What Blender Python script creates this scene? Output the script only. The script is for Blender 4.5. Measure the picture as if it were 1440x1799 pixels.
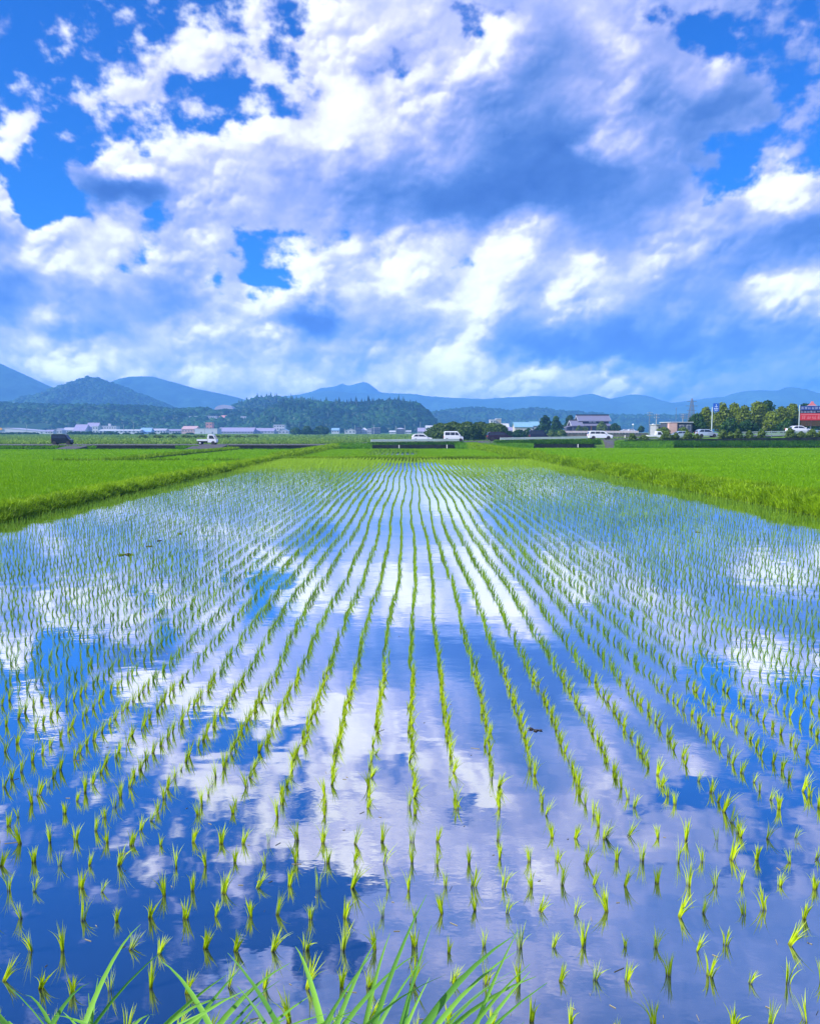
import bpy, bmesh, math, random
import numpy as np
from mathutils import Vector, Matrix

for o in list(bpy.data.objects):
    bpy.data.objects.remove(o)
scene = bpy.context.scene
COL = scene.collection
R = math.radians

# ------------------------------------------------------------------ camera
CAM_H = 2.57
PITCH = math.atan(141.5/1440)
cam_data = bpy.data.cameras.new('camera')
cam = bpy.data.objects.new('camera', cam_data)
COL.objects.link(cam)
cam.location = (0, 0, CAM_H)
cam.rotation_euler = (math.pi/2 - PITCH, 0, 0)
cam_data.sensor_fit = 'HORIZONTAL'
cam_data.sensor_width = 36
cam_data.lens = 36
cam_data.clip_start = 0.05
cam_data.clip_end = 40000
scene.camera = cam

# ------------------------------------------------------------------ exposure
vs = scene.view_settings
vs.view_transform = 'Standard'; vs.look = 'None'; vs.gamma = 1; vs.use_curve_mapping = False
vs.exposure = EXPOSURE = 0.75
scene.cycles.use_denoising = True
try:
    scene.cycles.denoiser = 'OPENIMAGEDENOISE'
except Exception:
    pass
scene.cycles.max_bounces = 6
scene.cycles.diffuse_bounces = 2
scene.cycles.glossy_bounces = 2
scene.cycles.transmission_bounces = 2
scene.cycles.transparent_max_bounces = 8
scene.cycles.volume_bounces = 2
scene.cycles.caustics_reflective = False
scene.cycles.caustics_refractive = False
scene.cycles.sample_clamp_indirect = 6

# ------------------------------------------------------------------ sun
SUN_AZ, SUN_EL = R(-112), R(36)
sun_vec = Vector((math.sin(SUN_AZ)*math.cos(SUN_EL), math.cos(SUN_AZ)*math.cos(SUN_EL), math.sin(SUN_EL)))
sd = bpy.data.lights.new('sun', 'SUN')
sd.energy = 4.5; sd.angle = R(0.6); sd.color = (1, .95, .86)
sun = bpy.data.objects.new('sun', sd); COL.objects.link(sun)
sun.rotation_euler = sun_vec.to_track_quat('Z', 'Y').to_euler()
sun.location = (-30, -10, 40)

# ------------------------------------------------------------------ world: Nishita sky with procedurally computed clouds
HAZE_COL, HAZE_D = (.17, .45, 1.0), 2.9e-4
PLAN = '''
.......45566555554|555445555444444444
........4556655554|445555555544444444
.......y5556555544|555566666555444444
........4566..yy54|555566665555444444
.........y55....y5|555556665554444444
..............x.45|556666655544444444
.............x.y45|555666655554444444
....x.......x..y56|666666655555444444
..xx....xx......y6|666676676555554xyx
xx..aa...b.y..bc66|667777776655554yyx
.xaa.a..bbbbb88777|777766777766y4yyxx
x....aa...bcc88888|877666666777665yxx
..aaaa...abcbb8888|7y.yy66876by..xyyx
..a....acbbb.89988|67y98556875yx.xx.x
..a...bc9cccb6788y|6y8864445555y..xxy
....accbcbacc988y7|7876444556466czyyx
..abbcaabb.bcy9987|8765444576554434xx
bb....baa.c9889999|75544334865443zyy.
c...a7bc8887778775|65543214765y4x.yyx
...z48777777666555|554322223354y4.xbb
8..x22357777666544|4332222334446.b996
7bcy88xy7777667555|433445544455765643
488788y567yyyyy5y8|886886554467655433
67778xb787yx.98768|77x986586575554455
354546445.5a.96668|548764787654444788
347444433578532656|788754865444445666
675446677868832454|456433332233343444
687786666556555566|687532222222333444
778868768878787777|887877878655556555
888888888888888888|988888777766666666
'''
def _perlin(u, v, seed):
    ui = np.floor(u).astype(np.int64); vi = np.floor(v).astype(np.int64)
    fu = (u - ui).astype(np.float32); fv = (v - vi).astype(np.float32)
    rng = np.random.RandomState(seed)
    tab = rng.rand(65536).astype(np.float32) * 6.2831853
    gx = np.cos(tab); gy = np.sin(tab)
    def h(a, b):
        return ((a * 73856093) ^ (b * 19349663)) & 65535
    su = fu*fu*fu*(fu*(fu*6-15)+10); sv = fv*fv*fv*(fv*(fv*6-15)+10)
    def g(a, b, x, y):
        k = h(a, b); return gx[k]*x + gy[k]*y
    n00 = g(ui, vi, fu, fv); n10 = g(ui+1, vi, fu-1, fv)
    n01 = g(ui, vi+1, fu, fv-1); n11 = g(ui+1, vi+1, fu-1, fv-1)
    a = n00 + (n10-n00)*su; b = n01 + (n11-n01)*su
    return (a + (b-a)*sv) * 1.5
def _fbm(u, v, octs, seed, gain=.5, billow=False):
    s = 0; a = 1.; t = 0
    for i in range(octs):
        n = _perlin(u, v, seed+i)
        if billow: n = np.abs(n)*2 - .55
        s = s + a*n; t += a; a *= gain; u = u*2.03+17.3; v = v*2.03+9.1
    return s / t
def _cubic(G, x, y):
    H, W = G.shape
    xi = np.floor(x).astype(int); yi = np.floor(y).astype(int); fx = x-xi; fy = y-yi
    def w(t):   # between a B-spline and Catmull-Rom
        b = [(1-t)**3/6, (3*t**3-6*t**2+4)/6, (-3*t**3+3*t**2+3*t+1)/6, t**3/6]
        c = [(-t**3+2*t*t-t)/2, (3*t**3-5*t*t+2)/2, (-3*t**3+4*t*t+t)/2, (t**3-t*t)/2]
        return [.4*p+.6*q for p, q in zip(b, c)]
    wx = w(fx); wy = w(fy); out = 0
    def mir(k, n):
        k = np.mod(k, 2*n); return np.where(k >= n, 2*n-1-k, k)
    for j in range(4):
        r = np.clip(yi+j-1, 0, H-1); a = 0
        for i in range(4):
            a = a + wx[i]*G[r, mir(xi+i-1, W)]
        out = out + wy[j]*a
    return out
def smooth_(a, b, x):
    t = np.clip((x-a)/(b-a), 0, 1); return t*t*(3-2*t)
def _blur(a, r, n=2):
    for _ in range(n):
        for ax in (0, 1):
            p = np.concatenate([np.repeat(np.take(a, [0], ax), r+1, ax), a, np.repeat(np.take(a, [-1], ax), r, ax)], ax)
            c = np.cumsum(p.astype(np.float64), ax); m = a.shape[ax]
            a = ((np.take(c, range(2*r+1, m+2*r+1), ax) - np.take(c, range(0, m), ax))/(2*r+1)).astype(np.float32)
    return a
def _puffs(u, v, seed):
    """rounded heads packed together: 0..1 height with creases between them"""
    ui = np.floor(u).astype(np.int64); vi = np.floor(v).astype(np.int64)
    rng = np.random.RandomState(seed); tx = rng.rand(65536).astype(np.float32); ty = rng.rand(65536).astype(np.float32); tr = rng.rand(65536).astype(np.float32)
    out = np.zeros(u.shape, np.float32)
    for a in (-1, 0, 1):
        for b in (-1, 0, 1):
            k = (((ui+a)*73856093) ^ ((vi+b)*19349663)) & 65535
            dx = (ui+a+tx[k]-u).astype(np.float32); dy = (vi+b+ty[k]-v).astype(np.float32)
            r = .62+.42*tr[k]
            out = np.maximum(out, np.sqrt(np.maximum(0, r*r-dx*dx-dy*dy))+.25*tr[k]-.12)
    return out
HEADS = [(505,465,32,48,3.2,.2),(525,552,46,30,-2.2,.2),(585,430,40,14,2,.1),(60,425,36,30,2.5,.1),(205,285,42,24,2.3,.1),(430,222,55,30,1.8,.1),(592,150,36,50,2.0,.1),(335,345,50,36,1.2,0),(870,45,38,24,2.8,.1),
    (885,440,48,55,1.8,0),(1035,448,26,10,4,0),(985,512,42,30,2.4,0),(1385,330,38,42,3,.2),(1390,500,62,34,2.2,0),(800,612,34,26,3,0),(960,655,26,8,4,0),(1068,660,26,8,3.5,0),(120,560,40,12,2.5,0),(100,575,30,14,-1,0),
    (700,352,170,34,-1.0,.1),(225,335,78,26,-2.6,.3),(1180,250,90,60,-.6,0),(265,376,30,10,0,-.45),(700,128,14,22,0,-.5),(75,350,46,34,0,-1.),(442,472,20,30,0,-.5),(470,410,60,10,0,-.35),
    (1250,300,50,16,0,-.5),(385,150,46,22,0,-.4),(230,165,60,14,.5,.35),(340,100,36,40,1.0,.25),(460,130,24,24,1,.4),(335,190,30,20,0,.2),(35,222,26,26,1.5,.55),(115,70,14,30,1,.3),(660,560,70,40,-.8,0),(860,340,140,26,-.7,0),(1090,105,40,50,1.2,0),(760,80,40,50,.8,0)]
def cloud_field(px, py, step):
    rows = [l.replace('|', '') for l in PLAN.strip().split('\n')]
    H, W = len(rows), 36
    cov = np.zeros((H, W)); bri = np.full((H, W), np.nan)
    T = {'a': (.22, 7.6), 'b': (.36, 8.), 'c': (.56, 8.3), 'x': (.26, 5), 'y': (.46, 5.3), 'z': (.70, 4.8)}
    for j, l in enumerate(rows):
        for i, ch in enumerate(l):
            if ch == '.': continue
            cov[j, i], bri[j, i] = T.get(ch) or (1.15, float(ch))
    for _ in range(12):
        m = np.isnan(bri)
        if not m.any(): break
        P = np.pad(bri, 1, constant_values=np.nan)
        S9 = np.stack([P[a:a+H, b:b+W] for a in range(3) for b in range(3)])
        cnt = (~np.isnan(S9)).sum(0); nb = np.where(cnt > 0, np.nansum(S9, 0)/np.maximum(cnt, 1), np.nan)
        bri[m] = nb[m]
    bri[np.isnan(bri)] = 6
    # noise coordinates: features get smaller and flatter towards the horizon
    t = np.clip((py + 480)/1250., 0, 1.2)
    v = 6.5*t + 3.2*t**3
    k = 5.2*(1 + .9*t**2)
    u = (px-720)/720.*k*.68
    u = u.astype(np.float32); v = v.astype(np.float32)
    w1 = _fbm(u*1.6, v*1.6, 6, 11, .55); w2 = _fbm(u*1.6+40, v*1.6+7, 6, 31, .55)
    amp = 46 - 14*t
    gx = (px + amp*1.5*w1)/40. - .5; gy = (py + 480 + amp*1.2*w2)/40. - .5
    C = _cubic(cov, gx, gy); B = _cubic(bri, gx, gy)
    wx_ = px+amp*.8*w1; wy_ = py+amp*.7*w2
    for hx, hy, hrx, hry, db, dc in HEADS:
        g = np.exp(-(((wx_-hx)/hrx)**2+((wy_-hy)/hry)**2)*.8)
        if db: B = B+db*g*(.8 if hy < 400 or db < 0 else .5)
        if dc: C = C+dc*g*1.1
    f1 = _fbm(u*3.1, v*3.1, 8, 51, .56)
    fw1 = _fbm(u*9, v*9, 4, 151, .55); fw2 = _fbm(u*9+31, v*9+5, 4, 161, .55)
    q = .09; uu = u+q*fw1+.12*w1; vv = v+q*fw2+.12*w2
    P1 = _puffs(uu*1.35, vv*1.7, 5); P2 = _puffs(uu*3.2+3, vv*3.8+8, 6); P3 = _puffs(uu*7.5+1, vv*8.5+4, 7)
    hgt = P1*.62+P2*.30+P3*.11                      # in units of the largest head
    dens = C + .78*f1 + .45*(hgt-.74)
    a = np.clip((dens - .12)/.60, 0, 1); a = a*a*(3-2*a)
    # light from the upper left on the heads
    def shade(hh, amp, r):
        z = _blur(hh.astype(np.float32), max(1, int(round(r/step))))*amp/(1+.7*t)
        gy, gx_ = np.gradient(z.astype(np.float32), step)
        l = (.52*gx_*.74+.60*gy*.74+.60)/np.sqrt(1+gx_*gx_*.55+gy*gy*.55) - .60
        return np.where(l > 0, l, l*.45)
    lam = .75*shade(P1+.25*f1+.5*np.clip(C, 0, 1.1), 120, 16) + .5*shade(P1*.5+P2*.45+.15*f1, 105, 5) + .36*shade(P2*.3+P3*.30+.10*f1, 100, 2)
    rim = np.clip((B-3.2)/4.6, 0, 1)
    edge = np.clip(1 - np.abs(dens-.5)/.5, 0, 1)
    soft = _fbm(u*.9+3, v*.9+8, 3, 181, .5)
    puffy = np.clip(.75+1.5*soft, .2, 1.25)
    B = B - .95 + .9*np.exp(-((px-800)/420)**2-((py-520)/110)**2) + 1.0*smooth_(330, 540, py)*(1-.7*smooth_(570, 700, py))*(1-.5*smooth_(1000, 1300, px)) + lam*(1.0+5.0*rim)*puffy + 1.15*f1*(.5+rim) + edge*.7*rim
    B = np.where(B < 2.2, 2.2-(2.2-B)*.5+.5*f1, B)
    B = np.where(B > 8.2, 8.2+(B-8.2)*.55, B)
    thin = np.clip(1-a, 0, 1)
    return a.astype(np.float32), np.clip(B, 0, 10).astype(np.float32)

AZ = R(45); EL0, EL1 = R(-2), R(48)
def build_sky():
    W, H = 2304, 1280
    az = ((np.arange(W)+.5)/W*2-1)*AZ
    el = EL0 + (np.arange(H)[::-1]+.5)/H*(EL1-EL0)          # top row first
    A, E = np.meshgrid(az, el)
    x = np.sin(A)*np.cos(E); y = np.cos(A)*np.cos(E); z = np.sin(E)
    dep = y*math.cos(PITCH) - z*math.sin(PITCH); up = y*math.sin(PITCH) + z*math.cos(PITCH)
    a, b = cloud_field(720+1440*x/dep, 899.5-1440*up/dep, 1.1)
    T = np.exp(-HAZE_D*np.minimum(322/np.maximum(np.sin(E), .02), 6900))     # air in front of the clouds
    b = np.clip(8.6-(8.6-b)*(1+.55*(1-T)), 0, 10)
    px = np.zeros((H, W, 4), np.float32)
    px[..., 2] = (np.minimum(T**-.68, 2.4)*(1+.55*smooth_(R(23), R(34), E)))[::-1]/4
    px[..., 0] = a[::-1]; px[..., 1] = b[::-1]/10; px[..., 3] = 1
    img = bpy.data.images.new('cloud_cover', W, H, alpha=False, float_buffer=True, is_data=True)
    img.pixels.foreach_set(px.ravel()); img.update(); img.pack()
    world = bpy.data.worlds.new('World'); scene.world = world; world.use_nodes = True
    nt = world.node_tree; N = nt.nodes; Lk = nt.links.new; N.clear()
    def math_(op, a, b=None):
        n = N.new('ShaderNodeMath'); n.operation = op
        for i, v in enumerate((a, b)):
            if v is None: continue
            if isinstance(v, (int, float)): n.inputs[i].default_value = v
            else: Lk(v, n.inputs[i])
        return n.outputs[0]
    tc = N.new('ShaderNodeTexCoord'); sx = N.new('ShaderNodeSeparateXYZ'); Lk(tc.outputs['Generated'], sx.inputs[0])
    azn = math_('ARCTAN2', sx.outputs[0], sx.outputs[1])
    eln = math_('ARCSINE', sx.outputs[2])
    u = math_('ADD', math_('MULTIPLY', azn, 1/(2*AZ)), .5)
    v = math_('MULTIPLY', math_('SUBTRACT', eln, EL0), 1/(EL1-EL0))
    cb = N.new('ShaderNodeCombineXYZ'); Lk(u, cb.inputs[0]); Lk(v, cb.inputs[1])
    im = N.new('ShaderNodeTexImage'); im.image = img; im.extension = 'MIRROR'; im.interpolation = 'Cubic'
    Lk(cb.outputs[0], im.inputs[0])
    sp = N.new('ShaderNodeSeparateColor'); Lk(im.outputs[0], sp.inputs[0])
    sky = N.new('ShaderNodeTexSky'); sky.sky_type = 'NISHITA'; sky.sun_disc = False
    sky.sun_elevation = SUN_EL; sky.sun_rotation = SUN_AZ; sky.altitude = 0; sky.air_density = 1.0; sky.dust_density = .3; sky.ozone_density = 2.5
    hs = N.new('ShaderNodeHueSaturation'); hs.inputs['Saturation'].default_value = SKY_SAT; hs.inputs['Value'].default_value = SKY_VAL
    Lk(sky.outputs[0], hs.inputs['Color'])
    tint = N.new('ShaderNodeMix'); tint.data_type = 'RGBA'; tint.blend_type = 'MULTIPLY'; tint.inputs[0].default_value = 1
    Lk(hs.outputs[0], tint.inputs[6]); tint.inputs[7].default_value = SKY_TINT + (1,)
    rp = N.new('ShaderNodeValToRGB'); cr = rp.color_ramp
    st = [(48,86,166),(66,104,180),(92,124,194),(118,141,206),(143,157,215),(166,173,223),(189,193,232),(213,213,241),(236,237,250),(252,252,255),(255,255,255)]
    lin = lambda c: tuple((v/255/12.92 if v < 10 else ((v/255+.055)/1.055)**2.4) for v in c)
    while len(cr.elements) < 11: cr.elements.new(.5)
    for i, c in enumerate(st):
        cr.elements[i].position = i/10; 
    for i, c in enumerate(st):
        cr.elements[i].color = lin(c) + (1,)
    Lk(sp.outputs[1], rp.inputs[0])
    sc = N.new('ShaderNodeMix'); sc.data_type = 'RGBA'; sc.blend_type = 'MULTIPLY'; sc.inputs[0].default_value = 1; sc.clamp_result = False
    Lk(rp.outputs[0], sc.inputs[6]); k = math_('MULTIPLY', sp.outputs[2], CLOUD_GAIN*4); kc = N.new('ShaderNodeCombineXYZ'); [Lk(k, kc.inputs[i]) for i in range(3)]; Lk(kc.outputs[0], sc.inputs[7])
    mx = N.new('ShaderNodeMix'); mx.data_type = 'RGBA'; Lk(sp.outputs[0], mx.inputs[0]); Lk(tint.outputs[2], mx.inputs[6]); Lk(sc.outputs[2], mx.inputs[7])
    bg = N.new('ShaderNodeBackground'); bg.inputs[1].default_value = SKY_STRENGTH
    Lk(mx.outputs[2], bg.inputs[0])
    out = N.new('ShaderNodeOutputWorld'); Lk(bg.outputs[0], out.inputs[0])
    world.cycles.sampling_method = 'MANUAL'; world.cycles.sample_map_resolution = 1024
SKY_STRENGTH, SKY_SAT, SKY_VAL, SKY_TINT = .1, 1.2, 1.0, (.02, .50, 1.16)
CLOUD_GAIN = 1.12/SKY_STRENGTH/2**EXPOSURE
build_sky()

# ------------------------------------------------------------------ helpers
def tag(o, label=None, cat=None, group=None, kind=None):
    if label: o['label'] = label
    if cat: o['category'] = cat
    if group: o['group'] = group
    if kind: o['kind'] = kind
    return o
def empty(name, loc, label, cat, group=None, rz=0):
    o = bpy.data.objects.new(name, None); COL.objects.link(o)
    o.empty_display_size = .3; o.location = loc; o.rotation_euler = (0, 0, rz)
    return tag(o, label, cat, group)
def link(name, me, m, parent=None, loc=None):
    o = bpy.data.objects.new(name, me); COL.objects.link(o)
    if m is not None:
        me.materials.clear()
        for k in (m if isinstance(m, (list, tuple)) else (m,)): me.materials.append(k)
    if parent is not None: o.parent = parent
    if loc is not None: o.location = loc
    return o
def copy_tree(o, parent=None):
    c = o.copy(); COL.objects.link(c)
    if parent is not None: c.parent = parent
    for ch in list(o.children): copy_tree(ch, c)
    return c
def mesh_np(name, V, Q=None, T=None, col=None, smooth=False):
    me = bpy.data.meshes.new(name)
    V = np.asarray(V, np.float32).reshape(-1, 3)
    loops = []; starts = []; n = 0
    if Q is not None and len(Q):
        Q = np.asarray(Q, np.int32).reshape(-1, 4); loops.append(Q.ravel()); starts.append(np.arange(len(Q))*4); n = len(Q)*4
    if T is not None and len(T):
        T = np.asarray(T, np.int32).reshape(-1, 3); loops.append(T.ravel()); starts.append(n+np.arange(len(T))*3)
    loops = np.concatenate(loops).astype(np.int32); starts = np.concatenate(starts).astype(np.int32)
    me.vertices.add(len(V)); me.vertices.foreach_set('co', V.ravel())
    me.loops.add(len(loops)); me.loops.foreach_set('vertex_index', loops)
    me.polygons.add(len(starts)); me.polygons.foreach_set('loop_start', starts)
    if smooth: me.polygons.foreach_set('use_smooth', np.ones(len(starts), bool))
    me.update(calc_edges=True)
    if col is not None:
        at = me.color_attributes.new('col', 'FLOAT_COLOR', 'POINT')
        c = np.ones((len(V), 4), np.float32); c[:, :col.shape[1]] = col
        at.data.foreach_set('color', c.ravel())
    return me
class MB:
    """collects boxes, prisms and tubes; to_mesh() makes ONE mesh"""
    def __init__(s): s.v = []; s.f = []
    def add(s, vs, fs):
        b = len(s.v); s.v += [tuple(v) for v in vs]; s.f += [tuple(b+i for i in f) for f in fs]; return s
    def box(s, x0, x1, y0, y1, z0, z1):
        return s.add([(x0,y0,z0),(x1,y0,z0),(x1,y1,z0),(x0,y1,z0),(x0,y0,z1),(x1,y0,z1),(x1,y1,z1),(x0,y1,z1)],
                     [(0,3,2,1),(4,5,6,7),(0,1,5,4),(1,2,6,5),(2,3,7,6),(3,0,4,7)])
    def prism(s, poly, y0, y1, top=None):
        """poly = (x, z) outline, extruded along y; top = inset of the outline's x at each point as function"""
        n = len(poly)
        vs = [(x, y0, z) for x, z in poly] + [(x, y1, z) for x, z in poly]
        fs = [tuple(range(n)), tuple(range(2*n-1, n-1, -1))] + [(i, n+i, n+(i+1) % n, (i+1) % n) for i in range(n)]
        return s.add(vs, fs)
    def tube(s, p, q, r, r2=None, n=8, cap=True):
        p = Vector(p); q = Vector(q); d = (q-p).normalized(); r2 = r if r2 is None else r2
        a = d.orthogonal().normalized(); b = d.cross(a)
        vs = []
        for c, rr in ((p, r), (q, r2)):
            for i in range(n):
                t = 2*math.pi*i/n; vs.append(c + (a*math.cos(t)+b*math.sin(t))*rr)
        fs = [(i, (i+1) % n, n+(i+1) % n, n+i) for i in range(n)]
        if cap: fs += [tuple(range(n-1, -1, -1)), tuple(range(n, 2*n))]
        return s.add(vs, fs)
    def mesh(s, name):
        me = bpy.data.meshes.new(name); me.from_pydata(s.v, [], s.f); me.update(); return me
    def build(s, name, m, parent=None, loc=None): return link(name, s.mesh(name), m, parent, loc)

def mat(name, c, rough=.6, spec=.3, var=0, scale=1, metal=0, bump=0, c2=None, coat=0, stretch=(1,1,1)):
    m = bpy.data.materials.new(name); m.use_nodes = True; nt = m.node_tree; N = nt.nodes; Lk = nt.links.new
    b = N['Principled BSDF']; b.inputs['Base Color'].default_value = tuple(c)+(1,)
    b.inputs['Roughness'].default_value = rough; b.inputs['Specular IOR Level'].default_value = spec; b.inputs['Metallic'].default_value = metal
    b.inputs['Coat Weight'].default_value = coat
    if var or c2 or bump:
        tc = N.new('ShaderNodeTexCoord'); mp = N.new('ShaderNodeMapping'); Lk(tc.outputs['Object'], mp.inputs[0]); mp.inputs['Scale'].default_value = [scale*k for k in stretch]
        no = N.new('ShaderNodeTexNoise'); no.inputs['Detail'].default_value = 6; no.inputs['Roughness'].default_value = .6; no.inputs['Scale'].default_value = 1
        Lk(mp.outputs[0], no.inputs['Vector'])
        rp = N.new('ShaderNodeValToRGB'); Lk(no.outputs[0], rp.inputs[0])
        rp.color_ramp.elements[0].position = .32; rp.color_ramp.elements[1].position = .68
        lo = tuple(k*(1-var) for k in c); hi = c2 or tuple(min(1, k*(1+var)) for k in c)
        rp.color_ramp.elements[0].color = tuple(lo)+(1,); rp.color_ramp.elements[1].color = tuple(hi)+(1,)
        Lk(rp.outputs[0], b.inputs['Base Color'])
        if bump:
            bp = N.new('ShaderNodeBump'); bp.inputs['Strength'].default_value = .6; bp.inputs['Distance'].default_value = bump
            Lk(no.outputs[0], bp.inputs['Height']); Lk(bp.outputs[0], b.inputs['Normal'])
    return m
def leaf_mat(name, dark, light, trans=.35, base=None, patch=None):
    """two-sided foliage; tint comes from the per-blade attribute, g = height along the blade"""
    m = bpy.data.materials.new(name); m.use_nodes = True; nt = m.node_tree; N = nt.nodes; Lk = nt.links.new; N.clear()
    at = N.new('ShaderNodeAttribute'); at.attribute_name = 'col'; sp = N.new('ShaderNodeSeparateColor'); Lk(at.outputs['Color'], sp.inputs[0])
    mx = N.new('ShaderNodeMix'); mx.data_type = 'RGBA'; Lk(sp.outputs[0], mx.inputs[0]); mx.inputs[6].default_value = dark+(1,); mx.inputs[7].default_value = light+(1,)
    c = mx.outputs[2]
    if base:
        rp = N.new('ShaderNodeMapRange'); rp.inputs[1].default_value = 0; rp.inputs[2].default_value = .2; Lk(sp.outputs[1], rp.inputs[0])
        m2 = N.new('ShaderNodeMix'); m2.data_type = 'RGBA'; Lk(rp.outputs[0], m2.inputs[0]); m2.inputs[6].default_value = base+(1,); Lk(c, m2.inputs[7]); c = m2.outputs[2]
    d = N.new('ShaderNodeBsdfDiffuse'); t = N.new('ShaderNodeBsdfTranslucent'); g = N.new('ShaderNodeBsdfGlossy'); g.inputs['Roughness'].default_value = .45
    Lk(c, d.inputs[0]); Lk(c, t.inputs[0])
    a = N.new('ShaderNodeMixShader'); a.inputs[0].default_value = trans; Lk(d.outputs[0], a.inputs[1]); Lk(t.outputs[0], a.inputs[2])
    b = N.new('ShaderNodeMixShader'); b.inputs[0].default_value = .015; Lk(a.outputs[0], b.inputs[1]); Lk(g.outputs[0], b.inputs[2])
    o = N.new('ShaderNodeOutputMaterial'); Lk(b.outputs[0], o.inputs[0])
    return m
_rs = np.random.RandomState(7)
def vnoise(x, y, s, seed=0, octs=3):
    return _fbm(np.asarray(x, np.float32)*s+50.3, np.asarray(y, np.float32)*s+31.7, octs, 200+seed)
def blades(P, h, w, lean, ldir, face, nseg, tint, curl=1.0):
    """tapered blades; returns V, Q, T, col"""
    P = np.asarray(P, np.float64); N = len(P); k = nseg
    ts = np.linspace(0, 1, k+1)
    hx, hy = np.cos(ldir), np.sin(ldir); fx, fy = np.cos(face), np.sin(face)
    rows = []; cols = []
    for i, t in enumerate(ts):
        ce = P + np.stack([hx*lean*h*t**2, hy*lean*h*t**2, h*t*(1-.45*curl*lean*t*np.minimum(1, lean+.35))], 1)
        if i < k:
            ww = (w*.5*(1-t**1.7*.9)*(.7+.3*min(1, t*4)))[:, None]*np.stack([fx, fy, 0*fx], 1)
            rows += [ce-ww, ce+ww]; cols += [t, t]
        else:
            rows.append(ce); cols.append(t)
    V = np.stack(rows, 1)                                           # N, 2k+1, 3
    m = 2*k+1; b = (np.arange(N)*m)[:, None]
    Q = np.concatenate([b + np.array([[2*i, 2*i+1, 2*i+3, 2*i+2]]) for i in range(k-1)], 0) if k > 1 else None
    T = b + np.array([[2*k-2, 2*k-1, 2*k]])
    C = np.zeros((N, m, 3)); C[..., 0] = np.asarray(tint)[:, None]; C[..., 1] = np.array(cols)[None]
    return V.reshape(-1, 3), Q, T, C.reshape(-1, 3)
def merge(parts):
    V = []; Q = []; T = []; C = []; n = 0
    for v, q, t, c in parts:
        V.append(v); C.append(c)
        if q is not None: Q.append(q+n)
        T.append(t+n); n += len(v)
    return np.concatenate(V), (np.concatenate(Q) if Q else None), np.concatenate(T), np.concatenate(C)
def tufts(X, Y, Z, nb, h, hv, w, lean, nseg, spread, tint=None, tv=.3, seed=1, hmul=None):
    """nb blades around every point"""
    rs = np.random.RandomState(seed); n = len(X)
    X = np.repeat(X, nb); Y = np.repeat(Y, nb); Z = np.repeat(np.broadcast_to(Z, (n,)), nb)
    th = rs.rand(n*nb)*2*np.pi; r = rs.rand(n*nb)*spread
    hm = np.repeat(np.broadcast_to(1. if hmul is None else hmul, (n,)), nb)
    ti = np.repeat(np.broadcast_to(.5 if tint is None else tint, (n,)), nb)
    H = h*hm*(1+hv*(rs.rand(n*nb)*2-1))
    ld = np.where(rs.rand(n*nb) < .75, th, rs.rand(n*nb)*6.28)
    fa = rs.normal(0, .6, n*nb)
    return blades(np.stack([X+r*np.cos(th), Y+r*np.sin(th), Z], 1), H, np.full(n*nb, 1.)*w, lean*(.25+1.1*rs.rand(n*nb)), ld, fa, nseg, np.clip(ti+tv*(rs.rand(n*nb)*2-1), 0, 1))
def gx(px, y, z=0.):
    dep = y*math.cos(PITCH) - (z-CAM_H)*math.sin(PITCH)
    return (px-720)/1440*dep
def gz(py, y):
    b = (899.5-py)/1440; s, c = math.sin(PITCH), math.cos(PITCH)
    return CAM_H + y*(b*c - s)/(c + b*s)
def smooth(a, b, x):
    t = np.clip((np.asarray(x, float)-a)/(b-a), 0, 1); return t*t*(3-2*t)
def interp(tbl, x): return np.interp(x, [p[0] for p in tbl], [p[1] for p in tbl])

# ------------------------------------------------------------------ materials
M = {}
def ground_mat(name, a, b, c, s1, s2, bump=.03):
    m = bpy.data.materials.new(name); m.use_nodes = True; nt = m.node_tree; N = nt.nodes; Lk = nt.links.new
    p = N['Principled BSDF']; p.inputs['Roughness'].default_value = .9; p.inputs['Specular IOR Level'].default_value = .1
    tc = N.new('ShaderNodeTexCoord')
    def noise(s, d):
        n = N.new('ShaderNodeTexNoise'); n.inputs['Scale'].default_value = s; n.inputs['Detail'].default_value = d; n.inputs['Roughness'].default_value = .65
        Lk(tc.outputs['Object'], n.inputs['Vector']); return n
    n1 = noise(s1, 5); n2 = noise(s2, 8)
    def ramp(n, p0, p1):
        r = N.new('ShaderNodeMapRange'); r.inputs[1].default_value = p0; r.inputs[2].default_value = p1; Lk(n.outputs[0], r.inputs[0]); return r
    x1 = N.new('ShaderNodeMix'); x1.data_type = 'RGBA'; Lk(ramp(n1, .35, .65).outputs[0], x1.inputs[0]); x1.inputs[6].default_value = a+(1,); x1.inputs[7].default_value = b+(1,)
    x2 = N.new('ShaderNodeMix'); x2.data_type = 'RGBA'; Lk(ramp(n2, .4, .75).outputs[0], x2.inputs[0]); Lk(x1.outputs[2], x2.inputs[6]); x2.inputs[7].default_value = c+(1,)
    Lk(x2.outputs[2], p.inputs['Base Color'])
    bp = N.new('ShaderNodeBump'); bp.inputs['Distance'].default_value = bump; Lk(n2.outputs[0], bp.inputs['Height']); Lk(bp.outputs[0], p.inputs['Normal'])
    return m
M['ground'] = ground_mat('ground_green', (.09,.20,.03), (.15,.27,.04), (.05,.13,.02), .02, .4)
M['soil'] = ground_mat('bank_soil', (.09,.16,.012), (.12,.2,.015), (.06,.10,.015), .6, 4)
M['rice_base'] = ground_mat('rice_under_leaf', (.14,.31,.002), (.18,.37,.003), (.11,.25,.002), .15, 3)
M['hill'] = ground_mat('hill_green', (.02,.055,.03), (.035,.085,.035), (.012,.035,.022), .01, .05, 1)
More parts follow.
